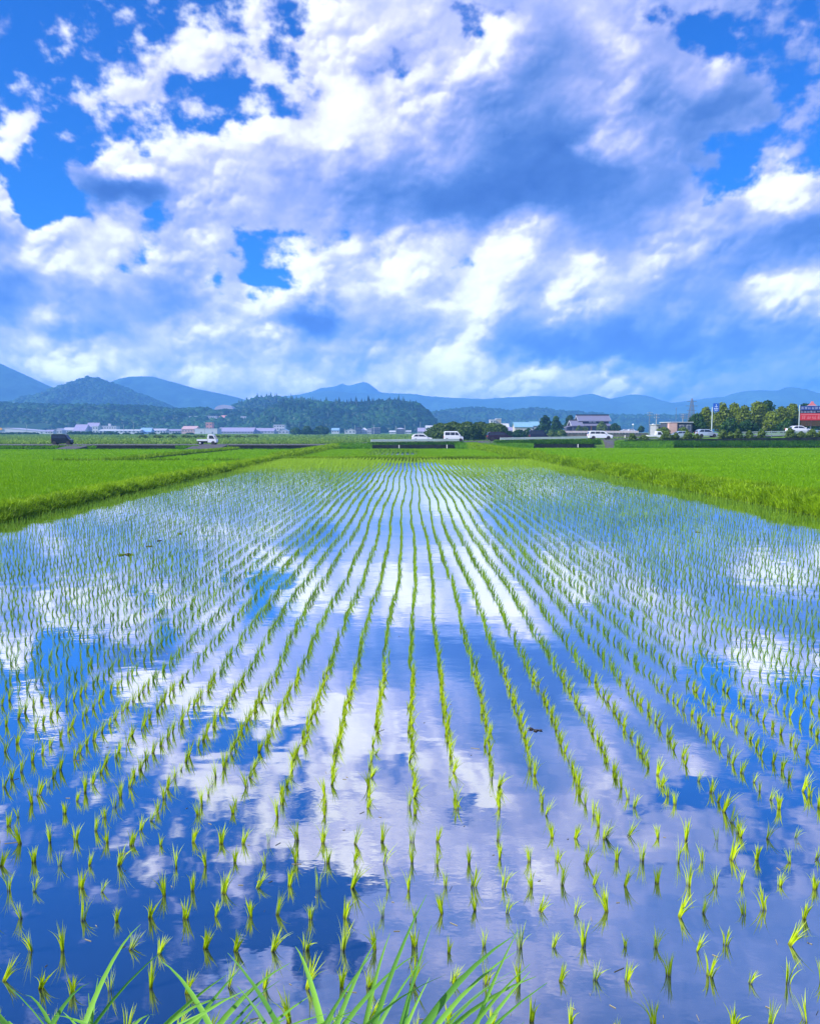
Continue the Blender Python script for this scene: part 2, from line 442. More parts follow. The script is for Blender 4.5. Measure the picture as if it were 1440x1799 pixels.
M['mountain'] = ground_mat('mountain_forest', (.02,.07,.06), (.065,.16,.12), (.015,.05,.045), .004, .03, 3)  # haze blue mixed into the forest green; mottling doubles as painted cloud shadow
M['asphalt'] = mat('asphalt', (.09,.09,.10), .9, .2, .15, .8, bump=.01)
M['paint'] = mat('road_paint', (.75,.76,.78), .7, .2, .08, 2)
M['concrete'] = mat('concrete', (.30,.30,.31), .9, .2, .25, .7)
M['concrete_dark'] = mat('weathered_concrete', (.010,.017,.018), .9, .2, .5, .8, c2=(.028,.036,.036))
M['mud'] = mat('mud', (.035,.028,.02), .5, .5, .4, 30)
M['blade'] = leaf_mat('bank_grass_leaf', (.10,.22,.003), (.34,.56,.005), .4)
M['slope'] = leaf_mat('slope_grass_leaf', (.03,.13,.008), (.16,.40,.01), .35)
M['meadow'] = leaf_mat('meadow_leaf', (.06,.15,.02), (.30,.46,.08), .3)
M['rice'] = leaf_mat('rice_leaf', (.15,.34,.001), (.27,.53,.002), .4)
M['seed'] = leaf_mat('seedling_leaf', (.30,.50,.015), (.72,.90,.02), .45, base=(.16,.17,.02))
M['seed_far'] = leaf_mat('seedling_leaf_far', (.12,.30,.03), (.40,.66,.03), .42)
M['fore'] = leaf_mat('broad_grass_leaf', (.10,.32,.05), (.30,.64,.08), .4)
M['tree_leaf'] = leaf_mat('tree_leaf', (.012,.04,.004), (.22,.30,.02), .25)
M['tree_dark'] = leaf_mat('dark_tree_leaf', (.004,.025,.008), (.045,.12,.018), .2)
M['bush'] = leaf_mat('bush_leaf', (.025,.07,.01), (.17,.26,.04), .3)
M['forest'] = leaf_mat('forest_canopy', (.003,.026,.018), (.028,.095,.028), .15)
M['bark'] = mat('bark', (.08,.06,.045), .95, .1, .4, 3)

def water_mat():
    m = bpy.data.materials.new('paddy_water'); m.use_nodes = True; nt = m.node_tree; N = nt.nodes; Lk = nt.links.new; N.clear()
    geo = N.new('ShaderNodeNewGeometry')
    def noise(sc, det, stretch):
        mp = N.new('ShaderNodeMapping'); mp.inputs['Scale'].default_value = stretch; Lk(geo.outputs['Position'], mp.inputs[0])
        n = N.new('ShaderNodeTexNoise'); n.inputs['Scale'].default_value = sc; n.inputs['Detail'].default_value = det; Lk(mp.outputs[0], n.inputs['Vector']); return n
    n1 = noise(9, 2, (1, 1.6, 1)); n2 = noise(.9, 3, (1, 1.3, 1)); n3 = noise(.35, 3, (1, 1, 1))
    # breeze patches: ripples only in places
    mr = N.new('ShaderNodeMapRange'); mr.inputs[1].default_value = .45; mr.inputs[2].default_value = .7; mr.inputs[3].default_value = .12; mr.inputs[4].default_value = 1; Lk(n3.outputs[0], mr.inputs[0])
    mu = N.new('ShaderNodeMath'); mu.operation = 'MULTIPLY'; Lk(n1.outputs[0], mu.inputs[0]); Lk(mr.outputs[0], mu.inputs[1])
    b1 = N.new('ShaderNodeBump'); b1.inputs['Strength'].default_value = 1; b1.inputs['Distance'].default_value = .00075; Lk(mu.outputs[0], b1.inputs['Height'])
    b2 = N.new('ShaderNodeBump'); b2.inputs['Strength'].default_value = 1; b2.inputs['Distance'].default_value = .004; Lk(n2.outputs[0], b2.inputs['Height']); Lk(b1.outputs[0], b2.inputs['Normal'])
    g = N.new('ShaderNodeBsdfGlossy'); g.inputs['Roughness'].default_value = .015; g.inputs[0].default_value = (.97, .98, 1, 1); Lk(b2.outputs[0], g.inputs['Normal'])
    d = N.new('ShaderNodeBsdfDiffuse'); d.inputs[0].default_value = (.012, .02, .04, 1)
    lw = N.new('ShaderNodeLayerWeight'); lw.inputs[0].default_value = .5
    fr = N.new('ShaderNodeMapRange'); fr.inputs[1].default_value = .36; fr.inputs[2].default_value = .74; fr.inputs[3].default_value = WATER_R0; fr.inputs[4].default_value = .95; Lk(lw.outputs['Facing'], fr.inputs[0])
    mx = N.new('ShaderNodeMixShader'); Lk(fr.outputs[0], mx.inputs[0]); Lk(d.outputs[0], mx.inputs[1]); Lk(g.outputs[0], mx.inputs[2])
    o = N.new('ShaderNodeOutputMaterial'); Lk(mx.outputs[0], o.inputs[0]); return m
WATER_R0 = .34
M['water'] = water_mat()

# ------------------------------------------------------------------ terrain
FAR_Y = 75.5                                      # far edge of the flooded paddy
def left_x(y): return -11.75 + 0*y                # foot of the left bank
def right_x(y): return 13.2 - .03*y               # foot of the right bank
ROAD0, ROAD1 = 141., 149.5
ROADZ = [(-400,.3),(-60,.3),(-11.5,.32),(-7,.68),(8,.80),(20,1.0),(34,1.2),(50,1.55),(70,1.95),(120,2.4),(400,2.4)]
def road_z(x): return interp(ROADZ, x)
def terrain(x, y):
    x = np.asarray(x, float); y = np.asarray(y, float)
    rz = road_z(x)-.06
    low = -.38
    lft = low + (rz-low)*smooth(140.05, 140.95, y)
    shelf = np.minimum(.34, rz-.05)
    rgt = low + (shelf-low)*smooth(139.0, 139.2, y) + (rz-shelf)*smooth(139.3, 140.9, y)
    front = np.where(x < -9.2, lft, rgt)
    k = smooth(.27, .32, x/np.maximum(y, 1))
    right = 2.3*k*smooth(150, 180, y)
    back = rz*(1-smooth(150, 200, y)) + (right + (1-k)*(-.05))*smooth(150, 200, y)
    back = back*(1-smooth(700, 1100, y)*k*.95)
    return np.where(y < 141, front, np.where(y < 150, rz, back))
def grid_obj(name, xs, ys, fz, m, kind='structure', smooth_=True):
    X, Y = np.meshgrid(xs, ys); Z = fz(X, Y)
    nx, ny = len(xs), len(ys)
    i = np.arange(nx-1)[None]+np.arange(ny-1)[:, None]*nx
    Q = np.stack([i, i+1, i+nx+1, i+nx], -1).reshape(-1, 4)
    o = link(name, mesh_np(name, np.stack([X, Y, Z], -1), Q, smooth=smooth_), m)
    if kind: tag(o, kind=kind)
    return o
gxs = np.unique(np.concatenate([-np.geomspace(62, 5500, 40)[::-1], np.linspace(-60, 60, 121), np.geomspace(62, 5500, 40)]))
gys = np.unique(np.concatenate([[-300, -60, 0, 40, 80, 120, 136], np.linspace(137, 142, 51), np.linspace(142.5, 151, 18), np.linspace(152, 210, 30), np.linspace(215, 400, 38), np.geomspace(410, 6700, 45)]))
grid_obj('ground', gxs, gys, terrain, M['ground'])

# flooded paddy: a sheet of water, its banks, the fields round it
MBw = MB()
ysw = np.linspace(1.6, FAR_Y+.6, 40)
Vw = np.array([[(left_x(y)-.5, y, 0), (right_x(y)+.5, y, 0)] for y in ysw]).reshape(-1, 3)
iw = np.arange(39)*2
tag(link('paddy_water', mesh_np('paddy_water', Vw, np.stack([iw, iw+1, iw+3, iw+2], -1)), M['water']), kind='structure')

def bank(name, path, prof, y_or_x='y'):
    """path: list of (x, y) of the foot line; prof: list of (offset to the side, z)"""
    P = np.array(path, float); n = len(P); T = np.gradient(P, axis=0); T /= np.linalg.norm(T, axis=1)[:, None]
    Nn = np.stack([-T[:, 1], T[:, 0]], 1)
    V = []
    for o, z in prof:
        jig = .06*vnoise(P[:, 0]+o*3, P[:, 1], .7, 5)
        V.append(np.stack([P[:, 0]+Nn[:, 0]*(o+jig), P[:, 1]+Nn[:, 1]*(o+jig), np.full(n, z)+(jig*.6 if z > .05 else 0)], 1))
    V = np.stack(V, 1); m = len(prof)
    i = (np.arange(n-1)*m)[:, None]+np.arange(m-1)[None]
    Q = np.stack([i, i+1, i+m+1, i+m], -1).reshape(-1, 4)
    return tag(link(name, mesh_np(name, V, Q, smooth=True), M['soil']), kind='structure')
ysb = np.linspace(-5, 138, 240)
bank('left_bank', [(left_x(y), y) for y in ysb], [(0,-.4),(0,-.05),(.12,.16),(.3,.26),(.9,.30),(1.15,.2),(1.3,-.4)])
bank('right_bank', [(right_x(y), y) for y in ysb][::-1], [(0,-.4),(0,-.05),(.14,.2),(.4,.34),(1.5,.40),(1.8,.3),(2.0,-.4)])
xsb = np.linspace(-12.3, 11.4, 80)
bank('far_bank', [(x, FAR_Y) for x in xsb], [(0,-.4),(0,-.05),(.1,.13),(.3,.2),(.9,.2),(1.1,.05),(1.25,-.4)])
nb = [(-400, 1.02), (400, 1.02)]
MBn = MB()
Yn = [(-300, 1.1), (.75, 1.14), (1.25, 1.12), (1.6, .9), (2.1, .42), (2.7, .02), (2.8, -.4)]
grid_obj('near_bank', np.linspace(-60, 60, 121), np.array([p[0] for p in Yn]), lambda X, Y: interp(Yn, Y)+np.where((Y > .9) & (Y < 2.5), .05*vnoise(X, Y, 1.3, 9), 0), M['soil'])

# neighbouring fields (a low sheet of leaf with the rice standing through it)
def sheet(name, poly, z, m=None, kind='structure'):
    mb = MB(); n = len(poly)
    mb.add([(x, y, z) for x, y in poly]+[(x, y, -.6) for x, y in poly], [tuple(range(n))]+[(i, i+n, (i+1) % n+n, (i+1) % n) for i in range(n)])
    o = mb.build(name, m or M['rice_base']); return tag(o, kind=kind)
lx = left_x(0)-1.28
sheet('left_field', [(lx, 2.8), (lx, 63), (-75, 63), (-75, 2.8)], .26)
sheet('left_field', [(lx, 64.2), (lx, 128), (-26.6, 128), (-26.6, 64.2)], -.28)
sheet('left_field', [(-27.8, 64.2), (-27.8, 128), (-115, 128), (-115, 64.2)], -.30)
bank('cross_bank', [(x, 63.) for x in np.linspace(-75, lx, 160)], [(0,-.4),(0,.1),(.2,.24),(.5,.3),(.9,.24),(1.2,.0),(1.2,-.4)])
bank('inner_bank', [(-26.6, y) for y in np.linspace(64.2, 128, 120)], [(0,-.4),(0,-.2),(.2,.0),(.6,.04),(1.,-.02),(1.2,-.2),(1.2,-.4)])
def rx(y): return right_x(y)+1.98
sheet('right_field', [(rx(2.8), 2.8), (75, 2.8), (75, 78), (rx(78), 78)], .28)
sheet('right_field', [(rx(79.4), 79.4), (75, 79.4), (120, 128), (rx(128), 128)], -.08)
sheet('far_field', [(left_x(0)+.1, FAR_Y+1.3), (right_x(90)-.3, FAR_Y+1.3), (right_x(123)-.3, 122), (left_x(0)+.1, 122)], -.22)

# ------------------------------------------------------------------ vegetation masses
def stuff(name, parts, m, label, cat):
    V, Q, T, C = merge(parts)
    return tag(link(name, mesh_np(name, V, Q, T, C), m), label, cat, kind='stuff')
def scatter_strip(n, foot, y0, y1, o0, o1, seed, power=1.6):
    """random points along a bank, denser near the camera"""
    rs = np.random.RandomState(seed); t = rs.rand(n)
    a, b = y0**(1-power), y1**(1-power); y = (a+(b-a)*t)**(1/(1-power))
    o = o0+(o1-o0)*rs.rand(n)
    return np.array([foot(k) for k in y])+o, y, o
# left bank: fine grass leaning over the water
x, y, o = scatter_strip(15000, left_x, 13, 76, -1.25, .12, 3)
ln = .68+.75*vnoise(x, y, 1.0, 1)
z = np.interp(o, [-1.25, -.3, -.1, .12], [.2, .26, .12, -.02])
p1 = tufts(x, y, z, 4, .32, .35, .012*(1+np.repeat(y, 4)/26), .7, 3, .06, tint=.35+.7*vnoise(x, y, 1.1, 2)+.4*smooth(.1, -.5, o), seed=5, hmul=ln)
x, y, o = scatter_strip(2500, left_x, 76, 138, -1.3, .2, 8)
p2 = tufts(x, y, np.interp(o, [-1.3, -.3, .2], [.2, .26, -.3]), 4, .4, .4, .08, .6, 2, .1, tint=.6+.4*vnoise(x, y, .5, 3), seed=6)
stuff('bank_grass', [p1, p2], M['blade'], 'fine bright green grass covering the bank on the left edge of the flooded paddy', 'grass')
# right bank: taller, coarser weeds
x, y, o = scatter_strip(19000, right_x, 13, 78, -.15, 2.0, 13)
ln = .75+.75*vnoise(x, y, .55, 4)
z = np.interp(o, [-.15, .12, .4, 2.0], [-.02, .16, .34, .3])
p1 = tufts(x, y, z, 4, .34, .35, .014*(1+np.repeat(y, 4)/24), .75, 3, .07, tint=.58+.7*vnoise(x, y, .8, 5), seed=15, hmul=ln)
x, y, o = scatter_strip(3000, right_x, 78, 138, -.1, 2.0, 18)
p2 = tufts(x, y, np.interp(o, [-.1, .4, 2.0], [-.2, .34, .3]), 4, .42, .4, .08, .6, 2, .1, tint=.6+.4*vnoise(x, y, .5, 3), seed=16)
stuff('bank_grass', [p1, p2], M['blade'], 'tall coarse green weeds covering the wide bank on the right of the flooded paddy', 'grass')
rs = np.random.RandomState(21)
x = rs.rand(2600)*24-12.3; y = FAR_Y+.02+rs.rand(2600)*1.1
x2 = rs.rand(1500)*60-73; y2 = 62.9+rs.rand(1500)*1.2; k = (vnoise(x2, y2*.1, .25, 6) > .0); x2, y2 = x2[k], y2[k]
y3 = 64+rs.rand(1200)*64; x3 = -26.5-rs.rand(1200)*1.3
p1 = tufts(x, y, .12, 4, .2, .4, .05, .6, 2, .1, tint=.45+.5*vnoise(x, y, .3, 3), seed=22)
p2 = tufts(x2, y2, .22, 6, .30, .6, .05, .6, 2, .14, tint=.1+.4*vnoise(x2, y2, .3, 7), seed=23)
p3 = tufts(x3, y3, -.05, 4, .34, .4, .06, .6, 2, .12, tint=.35+.4*vnoise(x3, y3, .3, 7), seed=24)
stuff('bank_grass', [p1, p2, p3], M['blade'], 'thin lines of darker grass on the low banks crossing the fields', 'grass')
# the bank the picture is taken from
x = rs.rand(5200)*44-22; y = .85+rs.rand(5200)*1.8
stuff('bank_grass', [tufts(x, y, np.interp(y, [p[0] for p in Yn], [p[1] for p in Yn])-.03, 4, .22, .4, .007, .6, 3, .05, tint=.45+.4*vnoise(x, y, .9, 3), seed=26)], M['blade'],
      'short grass on the near bank at the photographer feet', 'grass')

# standing rice: bright even leaf in the dry-looking fields
def rice_pts(n, x0f, x1f, y0, y1, seed, power=1.2):
    rs = np.random.RandomState(seed); t = rs.rand(n); a, b = y0**(1-power), y1**(1-power)
    y = (a+(b-a)*t)**(1/(1-power)); x = x0f(y)+(x1f(y)-x0f(y))*rs.rand(n)
    return np.round(x/.3)*.3+rs.normal(0, .03, n), y
def rice(label, x0f, x1f, y0, y1, z, n, seed, h=.27, hm=None, w=.016):
    x, y = rice_pts(n, x0f, x1f, y0, y1, seed)
    ti = .5+.35*vnoise(x*.4, y, .12, seed)+.25*vnoise(x, y, 1.1, seed+1)
    wd = np.repeat(w*(1+y/22), 5)
    stuff('rice_crop', [tufts(x, y, z-.1, 5, h, .22, wd, .42, 2, .08, tint=ti, tv=.22, seed=seed, hmul=hm(x, y) if hm else None)], M['rice'], label, 'rice')
rice('even bright green rice crop filling the near field on the left', lambda y: -.52*y-4, lambda y: np.full_like(y, lx-.05), 19, 63, .26, 36000, 41)
rice('green rice crop in the far field on the left beyond the low cross bank', lambda y: -.52*y-4, lambda y: np.full_like(y, lx-.05), 64.2, 127.8, -.28, 26000, 43, w=.02)
rice('even bright green rice crop filling the wide field on the right', lambda y: rx(y)+.05, lambda y: .52*y+4, 21, 78, .28, 38000, 45)
rice('green rice crop in the far field on the right below the road', lambda y: rx(y)+.05, lambda y: .52*y+4, 79.4, 127.8, -.08, 26000, 47, w=.02)
# far field: grown rice with one patch of young plants in open water
def hole(x, y): return np.exp(-((x+2.2)/3.2)**4-((y-105)/15)**4)
sheet('far_water', [(-6.5, 88), (1.8, 88), (1.8, 121), (-6.5, 121)], -.20, M['water'])
rsf = np.random.RandomState(5)
xf, yf = rice_pts(26000, lambda y: np.full_like(y, -12.2), lambda y: right_x(y)-.3, FAR_Y+1.4, 122, 49)
kf = hole(xf, yf) < .35
stuff('rice_crop', [tufts(xf[kf], yf[kf], -.3, 5, .36, .2, .085, .35, 2, .1, tint=.55+.3*vnoise(xf[kf], yf[kf], .15, 3), tv=.2, seed=49)], M['rice'], 'green rice crop in the small field straight behind the flooded paddy', 'rice')
xv = rsf.rand(7000)*150-95; yv = 121+rsf.rand(7000)*17.6; kv = (np.abs(xv) < .56*yv)
stuff('verge_grass', [tufts(xv[kv], yv[kv], -.38, 5, .19, .4, .09, .5, 2, .16, tint=.25+.4*vnoise(xv[kv], yv[kv], .2, 3), seed=149)], M['slope'], 'low grass verge between the far fields and the foot of the road walls', 'grass')
xx, yy = np.meshgrid(np.arange(-6.2, 1.8, .62), np.arange(88, 121, .35)); xx = xx.ravel()+rsf.normal(0, .03, xx.size); yy = yy.ravel(); kk = hole(xx, yy) > .3
stuff('rice_seedlings', [tufts(xx[kk], yy[kk], -.2, 3, .2, .3, .06, .3, 2, .05, tint=.4, seed=50)], M['seed_far'], 'rows of young rice in the small open water patch of the far field', 'rice')

# meadow behind the road
rs = np.random.RandomState(61)
t = rs.rand(30000); y = 151+ (t**1.6)*600; x = (rs.rand(30000)*1.15-.6)*y*.95
bandn = vnoise(x*.15, y, .05, 8, 4)
keep = x/y < .30
x, y, bandn = x[keep], y[keep], bandn[keep]
stuff('meadow_grass', [tufts(x, y, terrain(x, y)-.05, 4, .8, .4, .12*(1+np.repeat(y, 4)/150), .5, 2, .5, tint=.45+.7*bandn, tv=.25, seed=62, hmul=.35+.8*np.clip(bandn+.25, 0, 1))], M['meadow'],
      'rough meadow grass and reeds in the flat land behind the road', 'grass')
# grass slope under the guardrails and along the right-hand walls
def slope(label, px0, px1, y0, y1, z0, z1, n, seed, h, ti, m='slope'):
    rs = np.random.RandomState(seed); u = rs.rand(n); v = rs.rand(n)
    y = y0+(y1-y0)*v; x = (px0+(px1-px0)*u-720)/1440*y
    z = (z0(x) if callable(z0) else z0)*(1-v)+(z1(x) if callable(z1) else z1)*v
    stuff('slope_grass', [tufts(x, y, z, 5, h, .4, .09, .6, 2, .14, tint=ti+.5*vnoise(x, y, .3, seed), seed=seed)], M[m], label, 'grass')
slope('dark grass hanging between the white guardrail and the wall in the middle', 646, 812, 139.4, 140.6, .3, lambda x: road_z(x)-.1, 1300, 71, .25, .05)
slope('dense green grass slope under the guardrail right of the middle', 868, 1052, 139.3, 140.6, lambda x: .45, lambda x: road_z(x)-.15, 2600, 72, .38, .2)
slope('dark green grass strip along the foot of the right-hand wall', 1092, 1560, 136.5, 139, .05, .75, 5200, 73, .42, .02)
slope('bright weeds spilling over the left wall at the two ramps', 0, 170, 138.2, 139.6, -.3, .0, 420, 74, .35, .6)
slope('bright weeds round the end of the ramp below the white truck', 310, 350, 138.2, 139.6, -.3, .0, 260, 75, .35, .7)
slope('mound of bright weeds on the bank left of the middle wall', 590, 652, 134, 140.5, -.3, .25, 800, 76, .5, .6)
slope('mound of bright weeds right of the middle wall', 800, 935, 131, 140, -.25, .3, 1900, 77, .5, .65)
slope('bright weeds beside the ramp on the right', 1078, 1180, 131, 140, -.1, .7, 1500, 78, .5, .6)

# ------------------------------------------------------------------ seedlings in the flooded paddy
rs = np.random.RandomState(101)
def rowwob(x, y):
    g = np.floor((x+30)/1.8)
    return .05*np.sin(y*.33+g*1.7)+.014*np.sin(y*1.1+g*.7)+.03*vnoise(x, y, .5, 4)
pts = []
yh = 3.05
while yh < 5.15:                                    # headland rows across the view
    xs = np.arange(-11.3, 12.8, .174); xs = xs+rs.normal(0, .016, len(xs))
    ys = yh+rs.normal(0, .02, len(xs))+.03*np.sin(xs*.8)
    k = rs.rand(len(xs)) > .05; pts.append(np.stack([xs[k], ys[k]], 1)); yh += .27
main = []
for i, xr in enumerate(np.arange(-11.42, 12.7, .302)):
    ys = np.arange(4.95+.5*rs.rand(), FAR_Y-.3, .155); ys = ys+rs.normal(0, .014, len(ys))
    xs = np.full(len(ys), xr+.0)+rowwob(xr, ys)+rs.normal(0, .012, len(ys))
    k = (rs.rand(len(ys)) > .03) & (xs < right_x(ys)-.12) & (xs > left_x(ys)+.15)
    main.append(np.stack([xs[k], ys[k]], 1))
P = np.concatenate(pts+main)
inview = np.abs(P[:, 0]) < (P[:, 1]*.995+.25)*.5+.05
dist = np.hypot(np.hypot(P[:, 0], P[:, 1]), CAM_H)
order = np.argsort(np.where(inview, dist, 1e9))
near, rest = order[:300], order[300:]
variants = []
for k in range(10):
    r2 = np.random.RandomState(300+k); n = 13+k % 6
    th = r2.rand(n)*6.28; rr = r2.rand(n)*.013
    H = (.105+.06*(k % 4)/3)*(1-.45*r2.rand(n)**2)
    V, Q, T, C = blades(np.stack([rr*np.cos(th), rr*np.sin(th), np.full(n, -.004)], 1), H, np.full(n, .0062), .10+.42*r2.rand(n)**2.5, th, r2.normal(0, .45, n), 4, np.clip(.45+.5*r2.rand(n), 0, 1))
    lean_dir = r2.rand()*6.28; V[:, 0] += V[:, 2]*.16*math.cos(lean_dir); V[:, 1] += V[:, 2]*.16*math.sin(lean_dir)
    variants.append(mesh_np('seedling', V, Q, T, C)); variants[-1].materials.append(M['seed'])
for n_, i in enumerate(near):
    o = bpy.data.objects.new('rice_seedling', variants[rs.randint(10)]); COL.objects.link(o)
    o.location = (P[i, 0], P[i, 1], 0); o.rotation_euler = (Matrix.Rotation(.10+.09*rs.randn(), 3, 'Y') @ Matrix.Rotation(-.03+.09*rs.randn(), 3, 'X') @ Matrix.Rotation(rs.rand()*6.28, 3, 'Z')).to_euler(); s = .84+.36*rs.rand(); o.scale = (s, s, s*(.85+.25*rs.rand()))
    tag(o, 'young rice seedling tuft standing in the still water among the nearest rows', 'seedling', 'rice seedlings planted in the foreground water')
Pr = P[rest]; dr = dist[rest]
def patch(x, y):                                     # where the crop has come on further
    g = .9+.35*vnoise(x, y, .16, 12)
    g = g+.75*smooth(50, 60, y)*(1-smooth(-2, 1.5, np.abs(x-0)-3))*0
    g = g+.6*smooth(48, 62, y)*smooth(-1.5, -4.5, x)+.5*smooth(56, 68, y)
    g = g+.55*np.clip(vnoise(x, y, .3, 13)-.12, 0, 1)*smooth(16, 26, y)*smooth(1, 5, x)*2
    return g
segs = []
for d0, d1, nb_, ns, w, sd_ in ((0, 9, 13, 4, .0066, 1), (9, 18, 9, 3, .0074, 2), (18, 34, 6, 2, .0086, 3), (34, 200, 4, 2, .0145, 4)):
    k = (dr >= d0) & (dr < d1); q = Pr[k]
    if not k.any(): continue
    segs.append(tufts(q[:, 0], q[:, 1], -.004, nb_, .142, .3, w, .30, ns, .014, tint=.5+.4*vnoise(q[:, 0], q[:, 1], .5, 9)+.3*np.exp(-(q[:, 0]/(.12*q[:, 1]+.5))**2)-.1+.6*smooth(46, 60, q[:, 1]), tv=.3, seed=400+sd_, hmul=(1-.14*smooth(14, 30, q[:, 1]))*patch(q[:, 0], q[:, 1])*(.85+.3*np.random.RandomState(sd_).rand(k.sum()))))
for sv in segs: sv[0][:, 0] += sv[0][:, 2]*.2
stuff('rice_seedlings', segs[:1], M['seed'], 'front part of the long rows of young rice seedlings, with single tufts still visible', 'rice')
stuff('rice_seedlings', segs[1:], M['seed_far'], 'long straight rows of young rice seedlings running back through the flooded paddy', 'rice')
# straws, specks and clods floating on the water
mb = MB()
for i in range(260):
    y = 3.3+20*rs.rand()**2; x = (rs.rand()*1.1-.55)*y; a = rs.rand()*6.28; l = .008+.03*rs.rand()**3; w = .0008+.0008*rs.rand()
    dx, dy = math.cos(a)*l, math.sin(a)*l; ex, ey = -math.sin(a)*w, math.cos(a)*w
    mb.add([(x-dx-ex, y-dy-ey, .001), (x+dx-ex, y+dy-ey, .001), (x+dx+ex, y+dy+ey, .001), (x-dx+ex, y-dy+ey, .001), (x-dx, y-dy, .004), (x+dx, y+dy, .004)],
           [(0,1,5,4), (2,3,4,5), (1,2,5), (3,0,4)])
tag(mb.build('floating_straw', mat('wet_straw', (.3, .27, .17), .7)), 'scraps of pale straw and specks floating on the water', 'debris', kind='stuff')
def clod(px, py, size, label, m, seed):
    e = math.atan((py-899.5)/1440)+PITCH; y = CAM_H/math.tan(e); x = gx(px, y)
    r2 = np.random.RandomState(seed); bm = bmesh.new()
    for _ in range(5):
        mt = Matrix.Translation(Vector(r2.normal(0, size*.35, 3))*Vector((1, 1, .15)).x) if False else Matrix.Translation((r2.normal(0, size*.4), r2.normal(0, size*.4), 0))
        bmesh.ops.create_icosphere(bm, subdivisions=2, radius=size*(.25+.3*r2.rand()), matrix=mt)
    for v in bm.verts:
        v.co *= 1+.18*r2.randn(); v.co.z = v.co.z*.45
    me = bpy.data.meshes.new('clod'); bm.to_mesh(me); bm.free()
    o = link('mud_clod', me, m, loc=(x, y, .005)); tag(o, label, 'mud clod')
clod(942, 1283, .045, 'dark clod of mud poking out of the water between two rows, right of the middle', M['mud'], 1)
M['weed'] = mat('wet_weed', (.08, .09, .02), .8, .2, .5, 30)
clod(226, 974, .14, 'largest brown clump of rotting weed in the left part of the paddy', M['weed'], 2)
clod(262, 960, .07, 'small brown weed clump right behind the largest one on the left', M['weed'], 3)
clod(280, 950, .06, 'brown weed clump midway between two larger ones on the left', M['weed'], 4)
clod(315, 938, .12, 'farthest brown weed clump of the line on the left of the paddy', M['weed'], 5)
clod(1225, 935, .07, 'dark weed clump in the right part of the paddy', M['weed'], 6)

# broad-leaved grass on the near bank, tips reaching into the picture
def fore_clump(px, y, n, hgt, w, spread, lean_to, label, seed, lean=.9):
    r2 = np.random.RandomState(seed); z0 = float(interp(Yn, y))
    x0 = gx(px, y, z0+.5)
    K = 14; V = []; Q = []; C = []
    for b in range(n):
        L = hgt*(.7+.5*r2.rand()); ww = w*(.65+.6*r2.rand()); p0 = r2.uniform(.03, .35); p1 = p0+lean*r2.uniform(.5, 1.5)
        th = (lean_to if r2.rand() < .75 else lean_to+math.pi)+r2.normal(0, .55); P = np.array([r2.normal(0, spread), r2.normal(0, .05), 0.]); tn = r2.rand(); tw = r2.normal(0, .5)
        hd = np.array([math.cos(th), math.sin(th), 0])
        for k in range(K+1):
            t = k/K; ph = p0+(p1-p0)*t**1.5; d = hd*math.sin(ph)+np.array([0, 0, 1.])*math.cos(ph)
            if k: P = P+d*L/K
            sd_ = np.cross(d, [0, 1., 0]); sd_ = np.array([math.cos(tw), math.sin(tw)*.6, 0])-d*np.dot([math.cos(tw), math.sin(tw)*.6, 0], d); sd_ /= np.linalg.norm(sd_)
            up_ = np.cross(sd_, d); wd = ww*.5*min(1, .45+t*3)*(1-t**2.2)+.0004
            V += [P-sd_*wd, P-up_*wd*.35, P+sd_*wd]; C += [[tn, t, 0]]*3
            if k < K:
                q = len(V)-3; Q += [[q, q+1, q+4, q+3], [q+1, q+2, q+5, q+4]]
    o = link('grass_clump', mesh_np('grass_clump', np.array(V), np.array(Q), None, np.array(C, float), smooth=True), M['fore'], loc=(x0, y, z0-.02)); tag(o, label, 'grass clump')
fore_clump(50, 1.33, 34, 0.555, 0.0192, 0.132, 0.1, 'clump of broad blue-green grass leaves at the bottom left corner', 501, lean=1.6)
fore_clump(170, 1.42, 34, 0.555, 0.0156, 0.077, 3.0, 'grass leaves arching to the left beside the corner clump', 502, lean=1.6)
fore_clump(440, 1.38, 34, 0.555, 0.0192, 0.165, .3, 'clump of upright curved grass leaves between the left corner and the middle', 503, lean=1.6)
fore_clump(565, 1.33, 38, 0.60, 0.0192, 0.077, .1, 'tallest grass clump, leaves fanning up to the right at the bottom middle', 504, lean=1.15)
fore_clump(645, 1.42, 34, 0.555, 0.0144, 0.099, .0, 'low grass leaves just right of the tallest clump', 505, lean=1.6)
fore_clump(5, 1.36, 34, 0.555, 0.0180, 0.066, .6, 'grass leaves cut off by the left edge of the picture', 506, lean=1.6)
fore_clump(300, 1.4, 34, 0.555, .017, 0.110, .2, 'low drooping grass leaves between the two left clumps', 507, lean=1.6)
fore_clump(520, 1.37, 34, 0.555, .019, 0.088, .2, 'broad drooping grass leaves just left of the tallest clump', 508, lean=1.6)
fore_clump(110, 1.37, 34, 0.555, .018, 0.110, .1, 'dense drooping grass leaves next to the corner clump', 509, lean=1.6)

